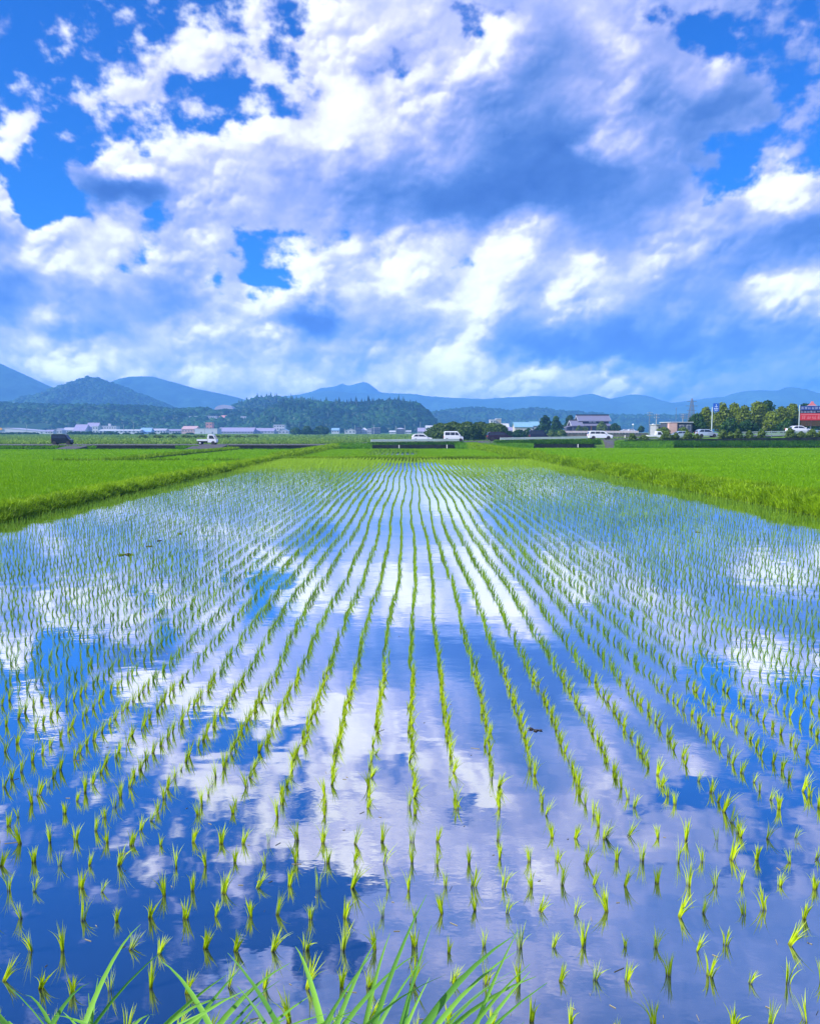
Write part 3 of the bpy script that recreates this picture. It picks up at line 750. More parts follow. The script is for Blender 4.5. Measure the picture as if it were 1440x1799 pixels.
# ------------------------------------------------------------------ hills and mountains
def ridge(name, tbl, yr, y0, y1, m, rough, seed, step, back=.6, pw=1.3):
    """tbl: (px, py) of the skyline seen at distance yr; slopes fall to the plain at y0 and y1"""
    x0, x1 = (tbl[0][0]-720)/1440*yr, (tbl[-1][0]-720)/1440*yr
    xs = np.arange(x0, x1+step, step); ys = np.concatenate([np.arange(y0, yr, step*1.2), np.arange(yr, y1+step*3, step*3)])
    X, Y = np.meshgrid(xs, ys)
    def H(X, Y):
        px = 720+X/yr*1440
        top = gz(np.interp(px, [p[0] for p in tbl], [p[1] for p in tbl]), yr)+1
        f = np.clip((Y-y0)/(yr-y0), 0, 1); b = 1-np.clip((Y-yr)/(y1-yr), 0, 1)
        s = np.where(Y < yr, np.sin(f*math.pi/2)**pw, b**back)
        n = vnoise(X, Y, 1/(rough*7), seed, 5)
        gul = np.abs(vnoise(X, Y*.35, 1/(rough*5), seed+3, 3))
        return -1.5+top*s*(1-.26*gul*np.sin(np.clip(f, 0, 1)*math.pi)) + n*rough*np.where(Y < yr, np.sin(f*math.pi)**.5*.9+.10, .1)
    Z = H(X, Y); nx, ny = len(xs), len(ys)
    i = np.arange(nx-1)[None]+np.arange(ny-1)[:, None]*nx
    Q = np.stack([i, i+1, i+nx+1, i+nx], -1).reshape(-1, 4)
    tag(link(name, mesh_np(name, np.stack([X, Y, Z], -1), Q, smooth=True), m), kind='structure')
    return H, (x0, x1)
TREE_LINE = []
M1 = [(-330,700),(-200,668),(-90,640),(-20,632),(5,636),(30,648),(52,658),(80,672),(105,686),(140,697),(230,712),(330,724)]
M2 = [(60,725),(150,700),(205,676),(228,665),(250,661),(275,661),(300,669),(330,677),(350,683),(370,687),(400,693),(430,701),(460,709),(520,722),(600,730)]
M3 = [(440,712),(500,700),(552,687),(568,681),(585,680),(603,673),(613,678),(625,674),(638,671),(648,673),(657,680),(668,689),(720,700),(800,712)]
M4 = [(380,722),(450,706),(500,697),(535,692),(560,687),(590,686),(620,690),(650,692),(690,691),(730,693),(770,698),(800,699),(850,701),(900,697),(960,696),(1000,698),(1018,694),(1032,692),(1050,697),(1066,701),(1090,696),(1110,692),(1130,698),(1150,705),(1170,708),(1195,705),(1215,702),(1235,700),(1255,697),(1270,700),(1280,704),(1360,712),(1500,720),(1700,720)]
M5 = [(1100,722),(1200,712),(1240,704),(1262,699),(1278,692),(1300,687),(1330,685),(1358,686),(1366,683),(1373,680),(1382,685),(1400,689),(1440,691),(1520,684),(1620,690),(1750,700)]
CONE = [(20,722),(60,706),(100,689),(125,682),(150,672),(165,668),(178,667),(192,670),(215,679),(240,689),(262,698),(285,708),(320,722),(350,732)]
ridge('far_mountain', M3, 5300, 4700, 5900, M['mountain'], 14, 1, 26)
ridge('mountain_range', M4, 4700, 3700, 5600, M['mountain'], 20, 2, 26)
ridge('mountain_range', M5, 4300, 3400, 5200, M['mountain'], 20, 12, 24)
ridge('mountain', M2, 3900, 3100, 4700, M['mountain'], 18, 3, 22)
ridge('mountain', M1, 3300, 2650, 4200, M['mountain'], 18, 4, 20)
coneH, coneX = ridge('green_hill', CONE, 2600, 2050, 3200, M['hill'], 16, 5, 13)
H1 = [(-120,718),(-40,710),(0,707),(45,712),(70,711),(100,714),(150,715),(200,714),(260,716),(300,720),(335,722),(365,719),(390,722),(430,720),(470,722),(520,726),(560,744)]
H2b = [(400,726),(430,710),(455,701),(480,700),(520,702),(560,707),(620,716),(680,730)]
H2 = [(455,752),(475,735),(495,712),(510,708),(540,709),(575,711),(600,712),(640,711),(665,708),(690,706),(710,709),(728,711),(742,719),(752,732),(760,752)]
H3 = [(700,735),(740,728),(765,724),(800,719),(840,718),(870,719),(895,723),(920,718),(945,718),(970,722),(1000,724),(1040,727),(1080,731),(1130,730),(1180,731),(1230,727),(1290,735),(1500,742)]
h1H, h1X = ridge('wooded_hill', H1, 1500, 1180, 1900, M['hill'], 5, 6, 7, pw=1.1)
h2H, h2X = ridge('wooded_hill', H2, 1300, 1090, 1600, M['hill'], 5, 7, 6, pw=.9)
h2bH, h2bX = ridge('wooded_hill', H2b, 1750, 1450, 2100, M['hill'], 6, 8, 8)
h3H, h3X = ridge('wooded_hill', H3, 2300, 1950, 2700, M['hill'], 7, 9, 10)

# canopy: thousands of crowns on the slopes, one mass per hill
def ico(sub):
    bm = bmesh.new(); bmesh.ops.create_icosphere(bm, subdivisions=sub, radius=1)
    V = np.array([v.co[:] for v in bm.verts]); F = np.array([[v.index for v in f.verts] for f in bm.faces]); bm.free(); return V, F
ICO1, ICO2 = ico(1), ico(2)
def canopy(H, xr, ya, yb, n, size, seed, label, yexp=1.0, conif=0., hz=0.85, tbias=0., clear=()):
    rs = np.random.RandomState(seed); x = xr[0]+(xr[1]-xr[0])*rs.rand(n); y = ya+(yb-ya)*rs.rand(n)**yexp
    z = H(x, y); k = z > .3
    for (cx, cy, rr) in clear: k &= np.hypot(x-cx, (y-cy)) > rr
    x, y, z = x[k], y[k], z[k]; n = len(x)
    V0, F0 = ICO2; m = len(V0)
    s = size*(.5+1.2*rs.rand(n)**2)*(1+.3*vnoise(x, y, .01, seed))
    con = rs.rand(n) < conif*(.5+vnoise(x, y, .008, seed+2))
    V = np.repeat(V0[None], n, 0)
    dis = 1+.2*rs.randn(n, m, 1)
    V = V*dis
    taper = np.where(con[:, None], np.clip(1.05-(V[..., 2]+1)/2, .05, 1)*.9, 1.)
    V[..., 0] *= s[:, None]*.62*taper*(.8+.4*rs.rand(n))[:, None]; V[..., 1] *= s[:, None]*.62*taper
    V[..., 2] *= s[:, None]*np.where(con, 1.05, hz*.62)[:, None]
    V += np.stack([x, y, z-s*.12], -1)[:, None]
    F = (F0[None]+(np.arange(n)*m)[:, None, None]).reshape(-1, 3)
    big = vnoise(x, y, .012, seed+5, 3)
    tint = np.clip(.38+tbias+1.3*big+.2*rs.randn(n)-np.where(con, .2, 0), 0, 1)
    C = np.zeros((n, m, 3)); C[..., 0] = np.clip(tint[:, None]+.05*rs.randn(n, m), 0, 1); C[..., 1] = 1
    o = tag(link('forest', mesh_np('forest', V.reshape(-1, 3), None, F, C.reshape(-1, 3)), M['forest']), label, 'forest', kind='stuff'); return o
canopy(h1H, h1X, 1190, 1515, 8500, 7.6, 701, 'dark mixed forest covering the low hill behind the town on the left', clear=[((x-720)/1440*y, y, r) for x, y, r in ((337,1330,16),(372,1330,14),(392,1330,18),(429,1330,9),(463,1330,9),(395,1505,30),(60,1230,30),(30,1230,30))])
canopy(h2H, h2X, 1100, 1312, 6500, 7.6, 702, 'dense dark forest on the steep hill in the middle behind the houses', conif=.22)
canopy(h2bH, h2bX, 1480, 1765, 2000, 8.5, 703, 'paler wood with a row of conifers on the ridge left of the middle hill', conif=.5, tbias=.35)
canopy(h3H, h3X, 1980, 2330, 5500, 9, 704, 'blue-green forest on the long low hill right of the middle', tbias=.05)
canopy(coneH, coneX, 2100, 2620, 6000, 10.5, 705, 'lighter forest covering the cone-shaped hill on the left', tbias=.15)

# ------------------------------------------------------------------ road, walls, rails
xs = np.concatenate([[-900, -300], np.linspace(-110, 120, 116), [300, 900]])
grid_obj('road', xs, np.array([ROAD0+.15, 145, ROAD1]), lambda X, Y: road_z(X)+0*Y, M['asphalt'], smooth_=False)
for nm, ya, yb in (('road_edge_line', ROAD0+.45, ROAD0+.6), ('road_centre_line', 145.2, 145.32), ('road_edge_line', ROAD1-.5, ROAD1-.35)):
    grid_obj(nm, xs[2:-2], np.array([ya, yb]), lambda X, Y: road_z(X)+.006, M['paint'], smooth_=False)
def wall(px0, px1, y, top0, top1, base, th, m, label, cap=None, n=None):
    x0, x1 = (px0-720)/1440*y, (px1-720)/1440*y; t = empty('retaining_wall', ((x0+x1)/2, y, base), label, 'wall')
    cx = (x0+x1)/2; n = n or max(2, int((x1-x0)/2)); mb = MB()
    for i in range(n):
        a = x0+(x1-x0)*i/n; b = x0+(x1-x0)*(i+1)/n-.02
        f = lambda v: (top0+(top1-top0)*(v-x0)/(x1-x0))-base
        mb.add([(a-cx,0,0),(b-cx,0,0),(b-cx,th,0),(a-cx,th,0),(a-cx,0,f(a)),(b-cx,0,f(b)),(b-cx,th,f(b)),(a-cx,th,f(a))], [(0,3,2,1),(4,5,6,7),(0,1,5,4),(1,2,6,5),(2,3,7,6),(3,0,4,7)])
    mb.build('wall_panel', M[m], t)
    if cap:
        mb = MB(); a, b = x0, x1; f = lambda v: (top0+(top1-top0)*(v-x0)/(x1-x0))-base+.004
        mb.add([(a-cx,-.06,f(a)),(b-cx,-.06,f(b)),(b-cx,th+.05,f(b)),(a-cx,th+.05,f(a)),(a-cx,-.06,f(a)+cap),(b-cx,-.06,f(b)+cap),(b-cx,th+.05,f(b)+cap),(a-cx,th+.05,f(a)+cap)], [(0,3,2,1),(4,5,6,7),(0,1,5,4),(1,2,6,5),(2,3,7,6),(3,0,4,7)])
        mb.build('coping', M['concrete'], t)
    return t
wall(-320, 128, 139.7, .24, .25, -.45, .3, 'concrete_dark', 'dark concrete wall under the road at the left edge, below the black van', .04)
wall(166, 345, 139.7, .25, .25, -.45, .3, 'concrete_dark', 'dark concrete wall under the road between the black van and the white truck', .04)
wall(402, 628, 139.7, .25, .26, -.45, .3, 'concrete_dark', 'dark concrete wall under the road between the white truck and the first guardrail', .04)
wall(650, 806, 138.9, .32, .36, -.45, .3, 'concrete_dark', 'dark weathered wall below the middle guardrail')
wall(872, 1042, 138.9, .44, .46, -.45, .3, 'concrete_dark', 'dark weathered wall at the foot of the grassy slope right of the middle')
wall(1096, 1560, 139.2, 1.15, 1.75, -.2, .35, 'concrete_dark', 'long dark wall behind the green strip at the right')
def ramp(px0, px1, ytop, ybot, zt, zb, label):
    a0, a1 = (px0-720)/1440*ytop, (px1-720)/1440*ytop
    mb = MB(); mb.add([(a0,ytop,zt),(a1,ytop,zt),(a1,ybot,zb),(a0,ybot,zb),(a0,ytop,-1),(a1,ytop,-1),(a1,ybot,-1),(a0,ybot,-1)], [(0,3,2,1),(0,1,5,4),(1,2,6,5),(2,3,7,6),(3,0,4,7)])
    tag(mb.build('ramp', M['asphalt']), kind='structure')
ramp(129, 165, 141.3, 133, .295, -.33, '')
ramp(346, 401, 141.3, 133, .305, -.33, '')
ramp(1056, 1080, 141.3, 131, 1.18, -.1, '')
ramp(838, 868, 141.3, 132, .86, -.1, '')
M['rail'] = mat('galvanised_rail', (.42,.52,.52), .45, .5, .08, 1)
M['white'] = mat('white_paint', (.8,.8,.8), .5, .4, .05, 1)
def guardrail(px0, px1, y, hgt, label, beams=1, step=2.0, bw=.34):
    x0, x1 = (px0-720)/1440*y, (px1-720)/1440*y; cx = (x0+x1)/2; zc = float(road_z(cx))-.15
    t = empty('guardrail', (cx, y, zc), label, 'guardrail')
    n = max(2, int((x1-x0)/step)); X = np.linspace(x0, x1, n+1); Z = road_z(X)-zc-.12
    for k in range(beams):
        h1 = hgt-k*(bw+.14); mb = MB()
        for i in range(n):
            for (za, zb, d) in ((0, .38, .05), (.38, .62, .0), (.62, 1, .05)):
                mb.box(0, 1, 0, 1, 0, 1); v = mb.v[-8:]; del mb.v[-8:]
                for q in v:
                    u = X[i] if q[0] == 0 else X[i+1]; zz = Z[i] if q[0] == 0 else Z[i+1]
                    mb.v.append((u-cx, -d-.02+.04*q[1], zz+h1-bw+bw*(za if q[2] == 0 else zb)))
        mb.build('beam', M['rail'], t)
    for i in range(n+1):
        MB().tube((X[i]-cx, .1, Z[i]-.15), (X[i]-cx, .1, Z[i]+hgt+.02), .06).build('post', M['rail'], t)
guardrail(652, 806, 140.7, .66, 'pale guardrail in the middle, in front of the two white cars', bw=.36)
guardrail(878, 1030, 140.8, .72, 'pale guardrail along the grassy slope, in front of the dark cars')
guardrail(1290, 1560, 140.6, .95, 'white guardrail with several beams at the right, behind the round bushes', beams=3, bw=.14)
def marker(px, py, y, h, label):
    x, z = gx(px, y), float(gz(py, y)); t = empty('marker_post', (x, y, z), label, 'marker post', 'white marker posts')
    MB().tube((0,0,0), (0,0,h*.72), .07, .07, 10).build('post', M['white'], t)
    MB().tube((0,0,h*.72), (0,0,h), .07, .05, 10).build('top_band', M['white'], t)
marker(701, 788, 138.5, .62, 'white marker post left of two in front of the middle wall')
marker(785, 788, 138.5, .66, 'white marker post under the boxy white car at the middle wall')
marker(1015, 786, 138.5, .56, 'white marker post in front of the wall below the white minivan')
marker(1097, 769, 140.3, .45, 'short white marker post beside the ramp on the right')

# ------------------------------------------------------------------ vehicles
M['glass'] = mat('car_glass', (.02,.03,.05), .08, .6)
M['tyre'] = mat('tyre', (.02,.02,.022), .9, .2)
M['rim'] = mat('wheel_rim', (.55,.57,.6), .35, .5, metal=.4)
M['trim'] = mat('dark_trim', (.03,.03,.035), .6, .3)
M['lamp'] = mat('headlight', (.75,.78,.8), .15, .6)
M['tail'] = mat('tail_light', (.4,.02,.02), .3, .5)
PAINT = dict(white=mat('white_car_paint', (.74,.77,.82), .28, .5, coat=.5), black=mat('dark_car_paint', (.006,.009,.022), .25, .35, coat=.15),
             navy=mat('navy_car_paint', (.008,.016,.05), .25, .35, coat=.15), silver=mat('silver_car_paint', (.42,.52,.62), .28, .5, coat=.5, metal=.3), maroon=mat('dark_plum_car_paint', (.02,.01,.03), .25, .35, coat=.15))
def wheels(t, L, xs, W, r):
    for x in xs:
        for s in (-1, 1):
            w = MB().tube((x, s*W/2*.98-s*.20, r), (x, s*W/2*.985, r), r, r*.985, 18).build('wheel', M['tyre'], t)
            MB().tube((x, s*W/2*.985, r), (x, s*W/2*1.0, r), r*.62, r*.56, 14).build('rim', M['rim'], w)
def loft(sections, closed=True):
    """sections: list along y of outlines with equal counts [(x, z), ...]"""
    mb = MB(); n = len(sections[0][1]); vs = []
    for y, o in sections: vs += [(x, y, z) for x, z in o]
    fs = []
    for k in range(len(sections)-1):
        for i in range(n): fs.append((k*n+i, (k+1)*n+i, (k+1)*n+(i+1) % n, k*n+(i+1) % n))
    fs.append(tuple(range(n))); fs.append(tuple(range(len(sections)*n-1, (len(sections)-1)*n-1, -1)))
    return mb.add(vs, fs)
CARS = {  # outlines seen from the side, nose towards +x: lower body, cabin, windows
 'box': dict(L=3.4, W=1.48, H=1.82, r=.28, wx=(-1.18, 1.22), body=[(-1.7,.25),(1.62,.22),(1.70,.45),(1.68,.82),(1.25,1.0),(-1.68,1.05)], cab=[(-1.68,1.0),(1.28,.95),(.78,1.70),(.55,1.82),(-1.55,1.82),(-1.68,1.6)], win=[[(-1.5,1.12),(-.62,1.12),(-.62,1.64),(-1.46,1.64)],[(-.54,1.12),(.2,1.12),(.2,1.64),(-.54,1.64)],[(.28,1.12),(1.02,1.08),(.66,1.6),(.28,1.64)]]),
 'minivan': dict(L=4.6, W=1.72, H=1.62, r=.31, wx=(-1.38, 1.42), body=[(-2.3,.3),(2.18,.24),(2.3,.5),(2.24,.78),(1.45,.98),(-2.26,1.02)], cab=[(-2.26,.98),(1.5,.94),(.72,1.50),(.35,1.6),(-1.7,1.62),(-2.12,1.5)], win=[[(-2.0,1.06),(-1.1,1.06),(-1.1,1.46),(-1.85,1.46)],[(-1.02,1.06),(-.1,1.06),(-.1,1.48),(-1.02,1.47)],[(-.02,1.06),(1.12,1.02),(.52,1.42),(-.02,1.48)]]),
 'hatch': dict(L=3.9, W=1.66, H=1.5, r=.29, wx=(-1.18, 1.22), body=[(-1.95,.3),(1.82,.24),(1.95,.48),(1.88,.74),(1.1,.92),(-1.92,.98)], cab=[(-1.92,.94),(1.15,.9),(.42,1.42),(.1,1.5),(-1.2,1.5),(-1.78,1.32)], win=[[(-1.6,1.0),(-.7,1.0),(-.7,1.4),(-1.25,1.4)],[(-.62,1.0),(.85,.97),(.28,1.36),(-.62,1.42)]]),
 'sedan': dict(L=4.6, W=1.72, H=1.44, r=.31, wx=(-1.38, 1.4), body=[(-2.3,.3),(2.18,.24),(2.3,.48),(2.2,.74),(1.1,.9),(-2.24,.96)], cab=[(-1.9,.92),(1.15,.88),(.35,1.36),(-.1,1.44),(-.95,1.43),(-1.4,1.3)], win=[[(-1.45,.98),(-.55,.98),(-.55,1.35),(-.95,1.35),(-1.2,1.24)],[(-.47,.98),(.82,.95),(.22,1.3),(-.47,1.36)]]),
}
def make_car(name, kind, color, x, y, z, label, cat, heading=1, scale=1, rz=0):
    k = CARS[kind]; L, W, H = k['L'], k['W'], k['H']
    t = empty(name, (x, y, z), label, cat, rz=(0 if heading > 0 else math.pi)+rz); t.scale = (scale,)*3
    def sec(o, f, cx, dz=0): return [((a-cx)*f+cx, b+dz) for a, b in o]
    b = k['body']; cx = 0
    secs = [(-W/2, sec(b, .96, cx)), (-W/2+.06, sec(b, 1, cx)), (W/2-.06, sec(b, 1, cx)), (W/2, sec(b, .96, cx))]
    bo = loft(secs).build('body', PAINT[color], t)
    bv = bo.modifiers.new('bevel', 'BEVEL'); bv.width = .05; bv.segments = 2; bv.limit_method = 'ANGLE'
    c = k['cab']; inn = .10
    zlo = min(v[1] for v in c); zhi = max(v[1] for v in c)
    mb = MB(); n = len(c); vs = []
    for s in (-1, 1):
        for (a, q) in c: vs.append((a, s*(W/2-.03-inn*(q-zlo)/(zhi-zlo)), q))
    mb.add(vs, [tuple(range(n)), tuple(range(2*n-1, n-1, -1))]+[(i, n+i, n+(i+1) % n, (i+1) % n) for i in range(n)])
    ro = mb.build('cabin', PAINT[color], t); bv = ro.modifiers.new('bevel', 'BEVEL'); bv.width = .05; bv.segments = 2
    yat = lambda q: (W/2-.03-inn*(q-zlo)/(zhi-zlo))+.006
    for poly in k['win']:
        for s in (-1, 1):
            mb = MB(); n = len(poly); mb.add([(a, s*yat(q), q) for a, q in poly]+[(a, s*(yat(q)-.03), q) for a, q in poly], [tuple(range(n)), tuple(range(2*n-1, n-1, -1))]+[(i, n+i, n+(i+1) % n, (i+1) % n) for i in range(n)])
            mb.build('side_window', M['glass'], t)
    def pane(p, q, nm):                                   # windscreen or rear window on the sloping face p-q
        (ax, az), (bx, bz) = p, q; d = Vector((bx-ax, bz-az)); nrm = Vector((d.y, -d.x)).normalized()*.008
        if (nrm.x > 0) != (ax > 0): nrm = -nrm
        mb = MB(); A = (ax+d.x*.1+nrm.x, az+d.y*.1+nrm.y); B = (ax+d.x*.9+nrm.x, az+d.y*.9+nrm.y); wa = yat(A[1])-.1; wb = yat(B[1])-.1
        mb.add([(A[0],-wa,A[1]),(A[0],wa,A[1]),(B[0],wb,B[1]),(B[0],-wb,B[1])]+[(A[0]-nrm.x*4,-wa,A[1]),(A[0]-nrm.x*4,wa,A[1]),(B[0]-nrm.x*4,wb,B[1]),(B[0]-nrm.x*4,-wb,B[1])], [(0,1,2,3),(7,6,5,4),(0,4,5,1),(1,5,6,2),(2,6,7,3),(3,7,4,0)])
        mb.build(nm, M['glass'], t)
    pane(c[1], c[2], 'windscreen'); pane(c[-1] if kind != 'box' else (c[0][0], 1.15), c[0] if kind != 'box' else (c[-1][0], 1.7), 'rear_window')
    for s in (-1, 1):
        MB().box(L/2-.10, L/2-.015, s*(W/2-.22)-.12, s*(W/2-.22)+.12, .58, .72).build('headlight', M['lamp'], t)
        MB().box(-L/2-.012, -L/2+.08, s*(W/2-.12)-.07, s*(W/2-.12)+.07, .68, .98).build('tail_light', M['tail'], t)
        MB().box(.78 if kind != 'box' else .95, .92 if kind != 'box' else 1.08, s*(W/2)+(0 if s > 0 else -.14), s*(W/2)+(.14 if s > 0 else 0), 1.0, 1.13).build('mirror', PAINT[color], t)
    MB().box(L/2-.08, L/2+.03, -W/2+.1, W/2-.1, .26, .48).build('bumper', M['trim'], t)
    wheels(t, L, k['wx'], W, k['r'])
    for wx in k['wx']:
        for s in (-1, 1): MB().tube((wx, s*(W/2-.16), k['r']), (wx, s*(W/2+.002), k['r']), k['r']*1.18, k['r']*1.18, 18).build('wheel_arch', M['trim'], t)
    return t
CY = 143.6
def onroad(px, y=CY): X = (px-720)/1440*y; return X, y, float(road_z(X))+.006
make_car('van', 'box', 'black', *onroad(112), 'boxy black van driving right along the road at the far left', 'van')
make_car('car', 'hatch', 'white', *onroad(741), 'white hatchback behind the middle guardrail, left one of the two white cars', 'car', scale=.93)
make_car('van', 'box', 'white', *onroad(796), 'boxy white car behind the right end of the middle guardrail', 'van', scale=1.0)
make_car('car', 'minivan', 'maroon', *onroad(877, 144.2), 'dark plum minivan just right of the big round hedge', 'car', scale=.98)
make_car('car', 'box', 'navy', *onroad(945, 144.2), 'dark navy tall car behind the second guardrail, left of the white minivan', 'car', scale=.97)
make_car('car', 'minivan', 'white', *onroad(1052), 'white minivan on the road below the dark-roofed house', 'car', scale=.93)
make_car('car', 'hatch', 'silver', *onroad(1238), 'silver-blue hatchback at the foot of the tall blue road sign', 'car', scale=.92)
make_car('car', 'sedan', 'white', (1400-720)/1440*146.5, 146.5, float(road_z(69))+.3, 'white sedan behind bushes below the red billboard', 'car', scale=.95)
make_car('car', 'sedan', 'silver', (1190-720)/1440*152.5, 152.5, 1.35, 'grey-green car mostly hidden by bushes left of the silver hatchback', 'car', heading=-1, scale=.9)
def kei_truck(x, y, z, label, heading=1, scale=1):
    t = empty('pickup_truck', (x, y, z), label, 'small truck', rz=0 if heading > 0 else math.pi); t.scale = (scale,)*3; W = 1.46
    cab = [(.18,.35),(1.62,.3),(1.70,.55),(1.66,.85),(1.22,1.62),(1.0,1.76),(.26,1.76),(.18,1.6)]
    o = MB().prism(cab, -W/2, W/2).build('cab', PAINT['white'], t); b = o.modifiers.new('bevel', 'BEVEL'); b.width = .05; b.segments = 2
    for s in (-1, 1):
        mb = MB(); poly = [(.4,1.0),(1.38,.98),(1.08,1.55),(.42,1.58)]; n = 4
        ya, yb = s*(W/2+.006), s*(W/2-.02); mb.add([(a, ya, q) for a, q in poly]+[(a, yb, q) for a, q in poly], [(0,1,2,3),(7,6,5,4)]+[(i, n+i, n+(i+1) % n, (i+1) % n) for i in range(n)]); mb.build('side_window', M['glass'], t)
        MB().box(1.64, 1.73, s*.5-.12, s*.5+.12, .6, .74).build('headlight', M['lamp'], t)
        MB().box(-1.72, -1.705, s*.6-.08, s*.6+.08, .5, .62).build('tail_light', M['tail'], t)
        MB().box(-1.70, .12, s*(W/2-.02)-.02, s*(W/2-.02)+.02, .62, .92).build('bed_side', PAINT['white'], t)
    mb = MB(); mb.add([(1.64,-.62,.95),(1.64,.62,.95),(1.28,.58,1.57),(1.28,-.58,1.57),(1.60,-.62,.94),(1.60,.62,.94),(1.24,.58,1.56),(1.24,-.58,1.56)], [(0,1,2,3),(7,6,5,4),(0,4,5,1),(1,5,6,2),(2,6,7,3),(3,7,4,0)]); mb.build('windscreen', M['glass'], t)
    MB().box(-1.70, .12, -W/2+.045, W/2-.045, .60, .66).build('bed_floor', M['rim'], t)
    MB().box(-1.70, -1.66, -W/2+.045, W/2-.045, .665, .92).build('tailgate', PAINT['white'], t)
    MB().box(.08, .12, -W/2+.045, W/2-.045, .665, 1.3).build('bed_guard', PAINT['white'], t)
    MB().box(-1.62, 1.5, -.4, .4, .32, .58).build('chassis', M['trim'], t)
    wheels(t, 3.4, (-1.15, 1.12), W, .27)
    for s in (-1, 1): MB().tube((1.12, s*(W/2-.1), .27), (1.12, s*(W/2+.004), .27), .34, .34, 16).build('wheel_arch', M['trim'], t)
    return t
kei_truck(*onroad(366), 'small white pickup truck with an empty bed driving right, left of the middle')
kei_truck((1148-720)/1440*158, 158, 1.05, 'small white truck half hidden by weeds left of the flat-roofed shop', scale=.9)

# ------------------------------------------------------------------ buildings
WALL = dict(white=(.50,.52,.58), cream=(.48,.46,.42), lav=(.40,.40,.50), pink=(.55,.36,.34), grey=(.35,.36,.40), dark=(.06,.07,.11), salmon=(.55,.26,.24), blue=(.22,.38,.62), skyblue=(.20,.38,.50), navy=(.04,.05,.11), tan=(.45,.38,.30), red=(.45,.07,.06), purple=(.30,.28,.42))
BM = {}
def bm_(c, kind='wall'):
    if (c, kind) not in BM:
        BM[c, kind] = mat(c+'_'+kind, WALL[c], .8 if kind == 'wall' else .55, .3, .12, .6, stretch=(1,1,3) if kind == 'wall' else (3,1,1))
    return BM[c, kind]
M['win'] = mat('window_glass', (.04,.06,.10), .15, .6)
M['frame'] = mat('window_frame', (.5,.52,.55), .5, .4)
def building(px0, px1, pt, pb, y, depth, wc, rc, roof, label, cat='building', rf=.4, win=(3, 1), name='building', base=None, doors=0, z0=None, over=.35, wincol='win'):
    x0, x1 = (px0-720)/1440*y, (px1-720)/1440*y; W = x1-x0; zt = float(gz(pt, y)); zb = float(gz(pb, y)) if z0 is None else z0
    t = empty(name, ((x0+x1)/2, y, zb), label, cat); H = zt-zb; h = W/2
    hw = H*(1-rf) if roof != 'flat' else H*.94
    MB().box(-h, h, 0, depth, -3, hw).build('wall', bm_(wc), t)
    rm = bm_(rc, 'roof'); o = over
    if roof == 'flat':
        MB().box(-h-.2, h+.2, -.25, depth+.2, hw+.003, H).build('roof', rm, t)
    elif roof == 'gable':      # ridge along x
        th = .25
        MB().prism([(-1, 0)], 0, 1) if False else None
        mb = MB(); ym = depth/2
        v = [(-h-o, -o, hw-.02), (-h-o, ym, H), (-h-o, depth+o, hw-.02), (h+o, -o, hw-.02), (h+o, ym, H), (h+o, depth+o, hw-.02)]
        v += [(a, b, c-th) for a, b, c in v]
        mb.add(v, [(0,3,4,1), (1,4,5,2), (6,7,10,9), (7,8,11,10), (0,1,7,6), (1,2,8,7), (3,9,10,4), (4,10,11,5), (0,6,9,3), (2,5,11,8)]); mb.build('roof', rm, t)
        for s in (-1, 1):
            MB().add([(s*(h-.01), 0, hw-.3), (s*(h-.01), depth, hw-.3), (s*(h-.01), ym, H-th), (s*(h-.2), 0, hw-.3), (s*(h-.2), depth, hw-.3), (s*(h-.2), ym, H-th)], [(0,1,2), (5,4,3), (0,2,5,3), (1,4,5,2), (0,3,4,1)]).build('gable', bm_(wc), t)
        MB().tube((-h-o-.02, ym, H), (h+o+.02, ym, H), .16, n=6).build('ridge_cap', rm, t)
    elif roof == 'front':      # ridge along y, gable faces the viewer
        mb = MB(); th = .25
        v = [(-h-o, -o, hw-.02), (0, -o, H), (h+o, -o, hw-.02), (-h-o, depth+o, hw-.02), (0, depth+o, H), (h+o, depth+o, hw-.02)]
        v += [(a, b, c-th) for a, b, c in v]
        mb.add(v, [(0,1,4,3), (1,2,5,4), (6,9,10,7), (7,10,11,8), (0,6,7,1), (1,7,8,2), (3,4,10,9), (4,5,11,10), (0,3,9,6), (2,8,11,5)]); mb.build('roof', rm, t)
        MB().prism([(-h, hw-.3), (h, hw-.3), (0, H-th-.01)], .01, depth-.01).build('gable', bm_(wc), t)
    elif roof == 'hip':
        i = min(h*.7, depth/2); mb = MB(); v = [(-h-o,-o,hw), (h+o,-o,hw), (h+o,depth+o,hw), (-h-o,depth+o,hw), (-h+i, depth/2, H), (h-i, depth/2, H), (-h-o,-o,hw-.2), (h+o,-o,hw-.2), (h+o,depth+o,hw-.2), (-h-o,depth+o,hw-.2)]
        mb.add(v, [(0,1,5,4), (1,2,5), (2,3,4,5), (3,0,4), (0,6,7,1), (1,7,8,2), (2,8,9,3), (3,9,6,0), (9,8,7,6)]); mb.build('roof', rm, t)
    elif roof == 'arch':
        n = 14; pl = [(h*math.cos(math.pi*i/n)*-1-0, hw+(H-hw)*math.sin(math.pi*i/n)) for i in range(n+1)]
        MB().prism(pl, -.2, depth+.2).build('roof', rm, t)
    nx, nz = win
    if nx:
        ww = W/nx*.5; fh = hw/nz
        for j in range(nz):
            for i in range(nx):
                cx = -h+W*(i+.5)/nx; zc = fh*(j+.55); hh = min(1.3, fh*.42)/2; a = min(ww, 2.4)/2
                f = MB().box(cx-a-.08, cx+a+.08, -.06, .05, zc-hh-.08, zc+hh+.08).build('window', M['frame'], t)
                MB().box(cx-a, cx+a, -.08, -.03, zc-hh, zc+hh).build('pane', M['win'], f)
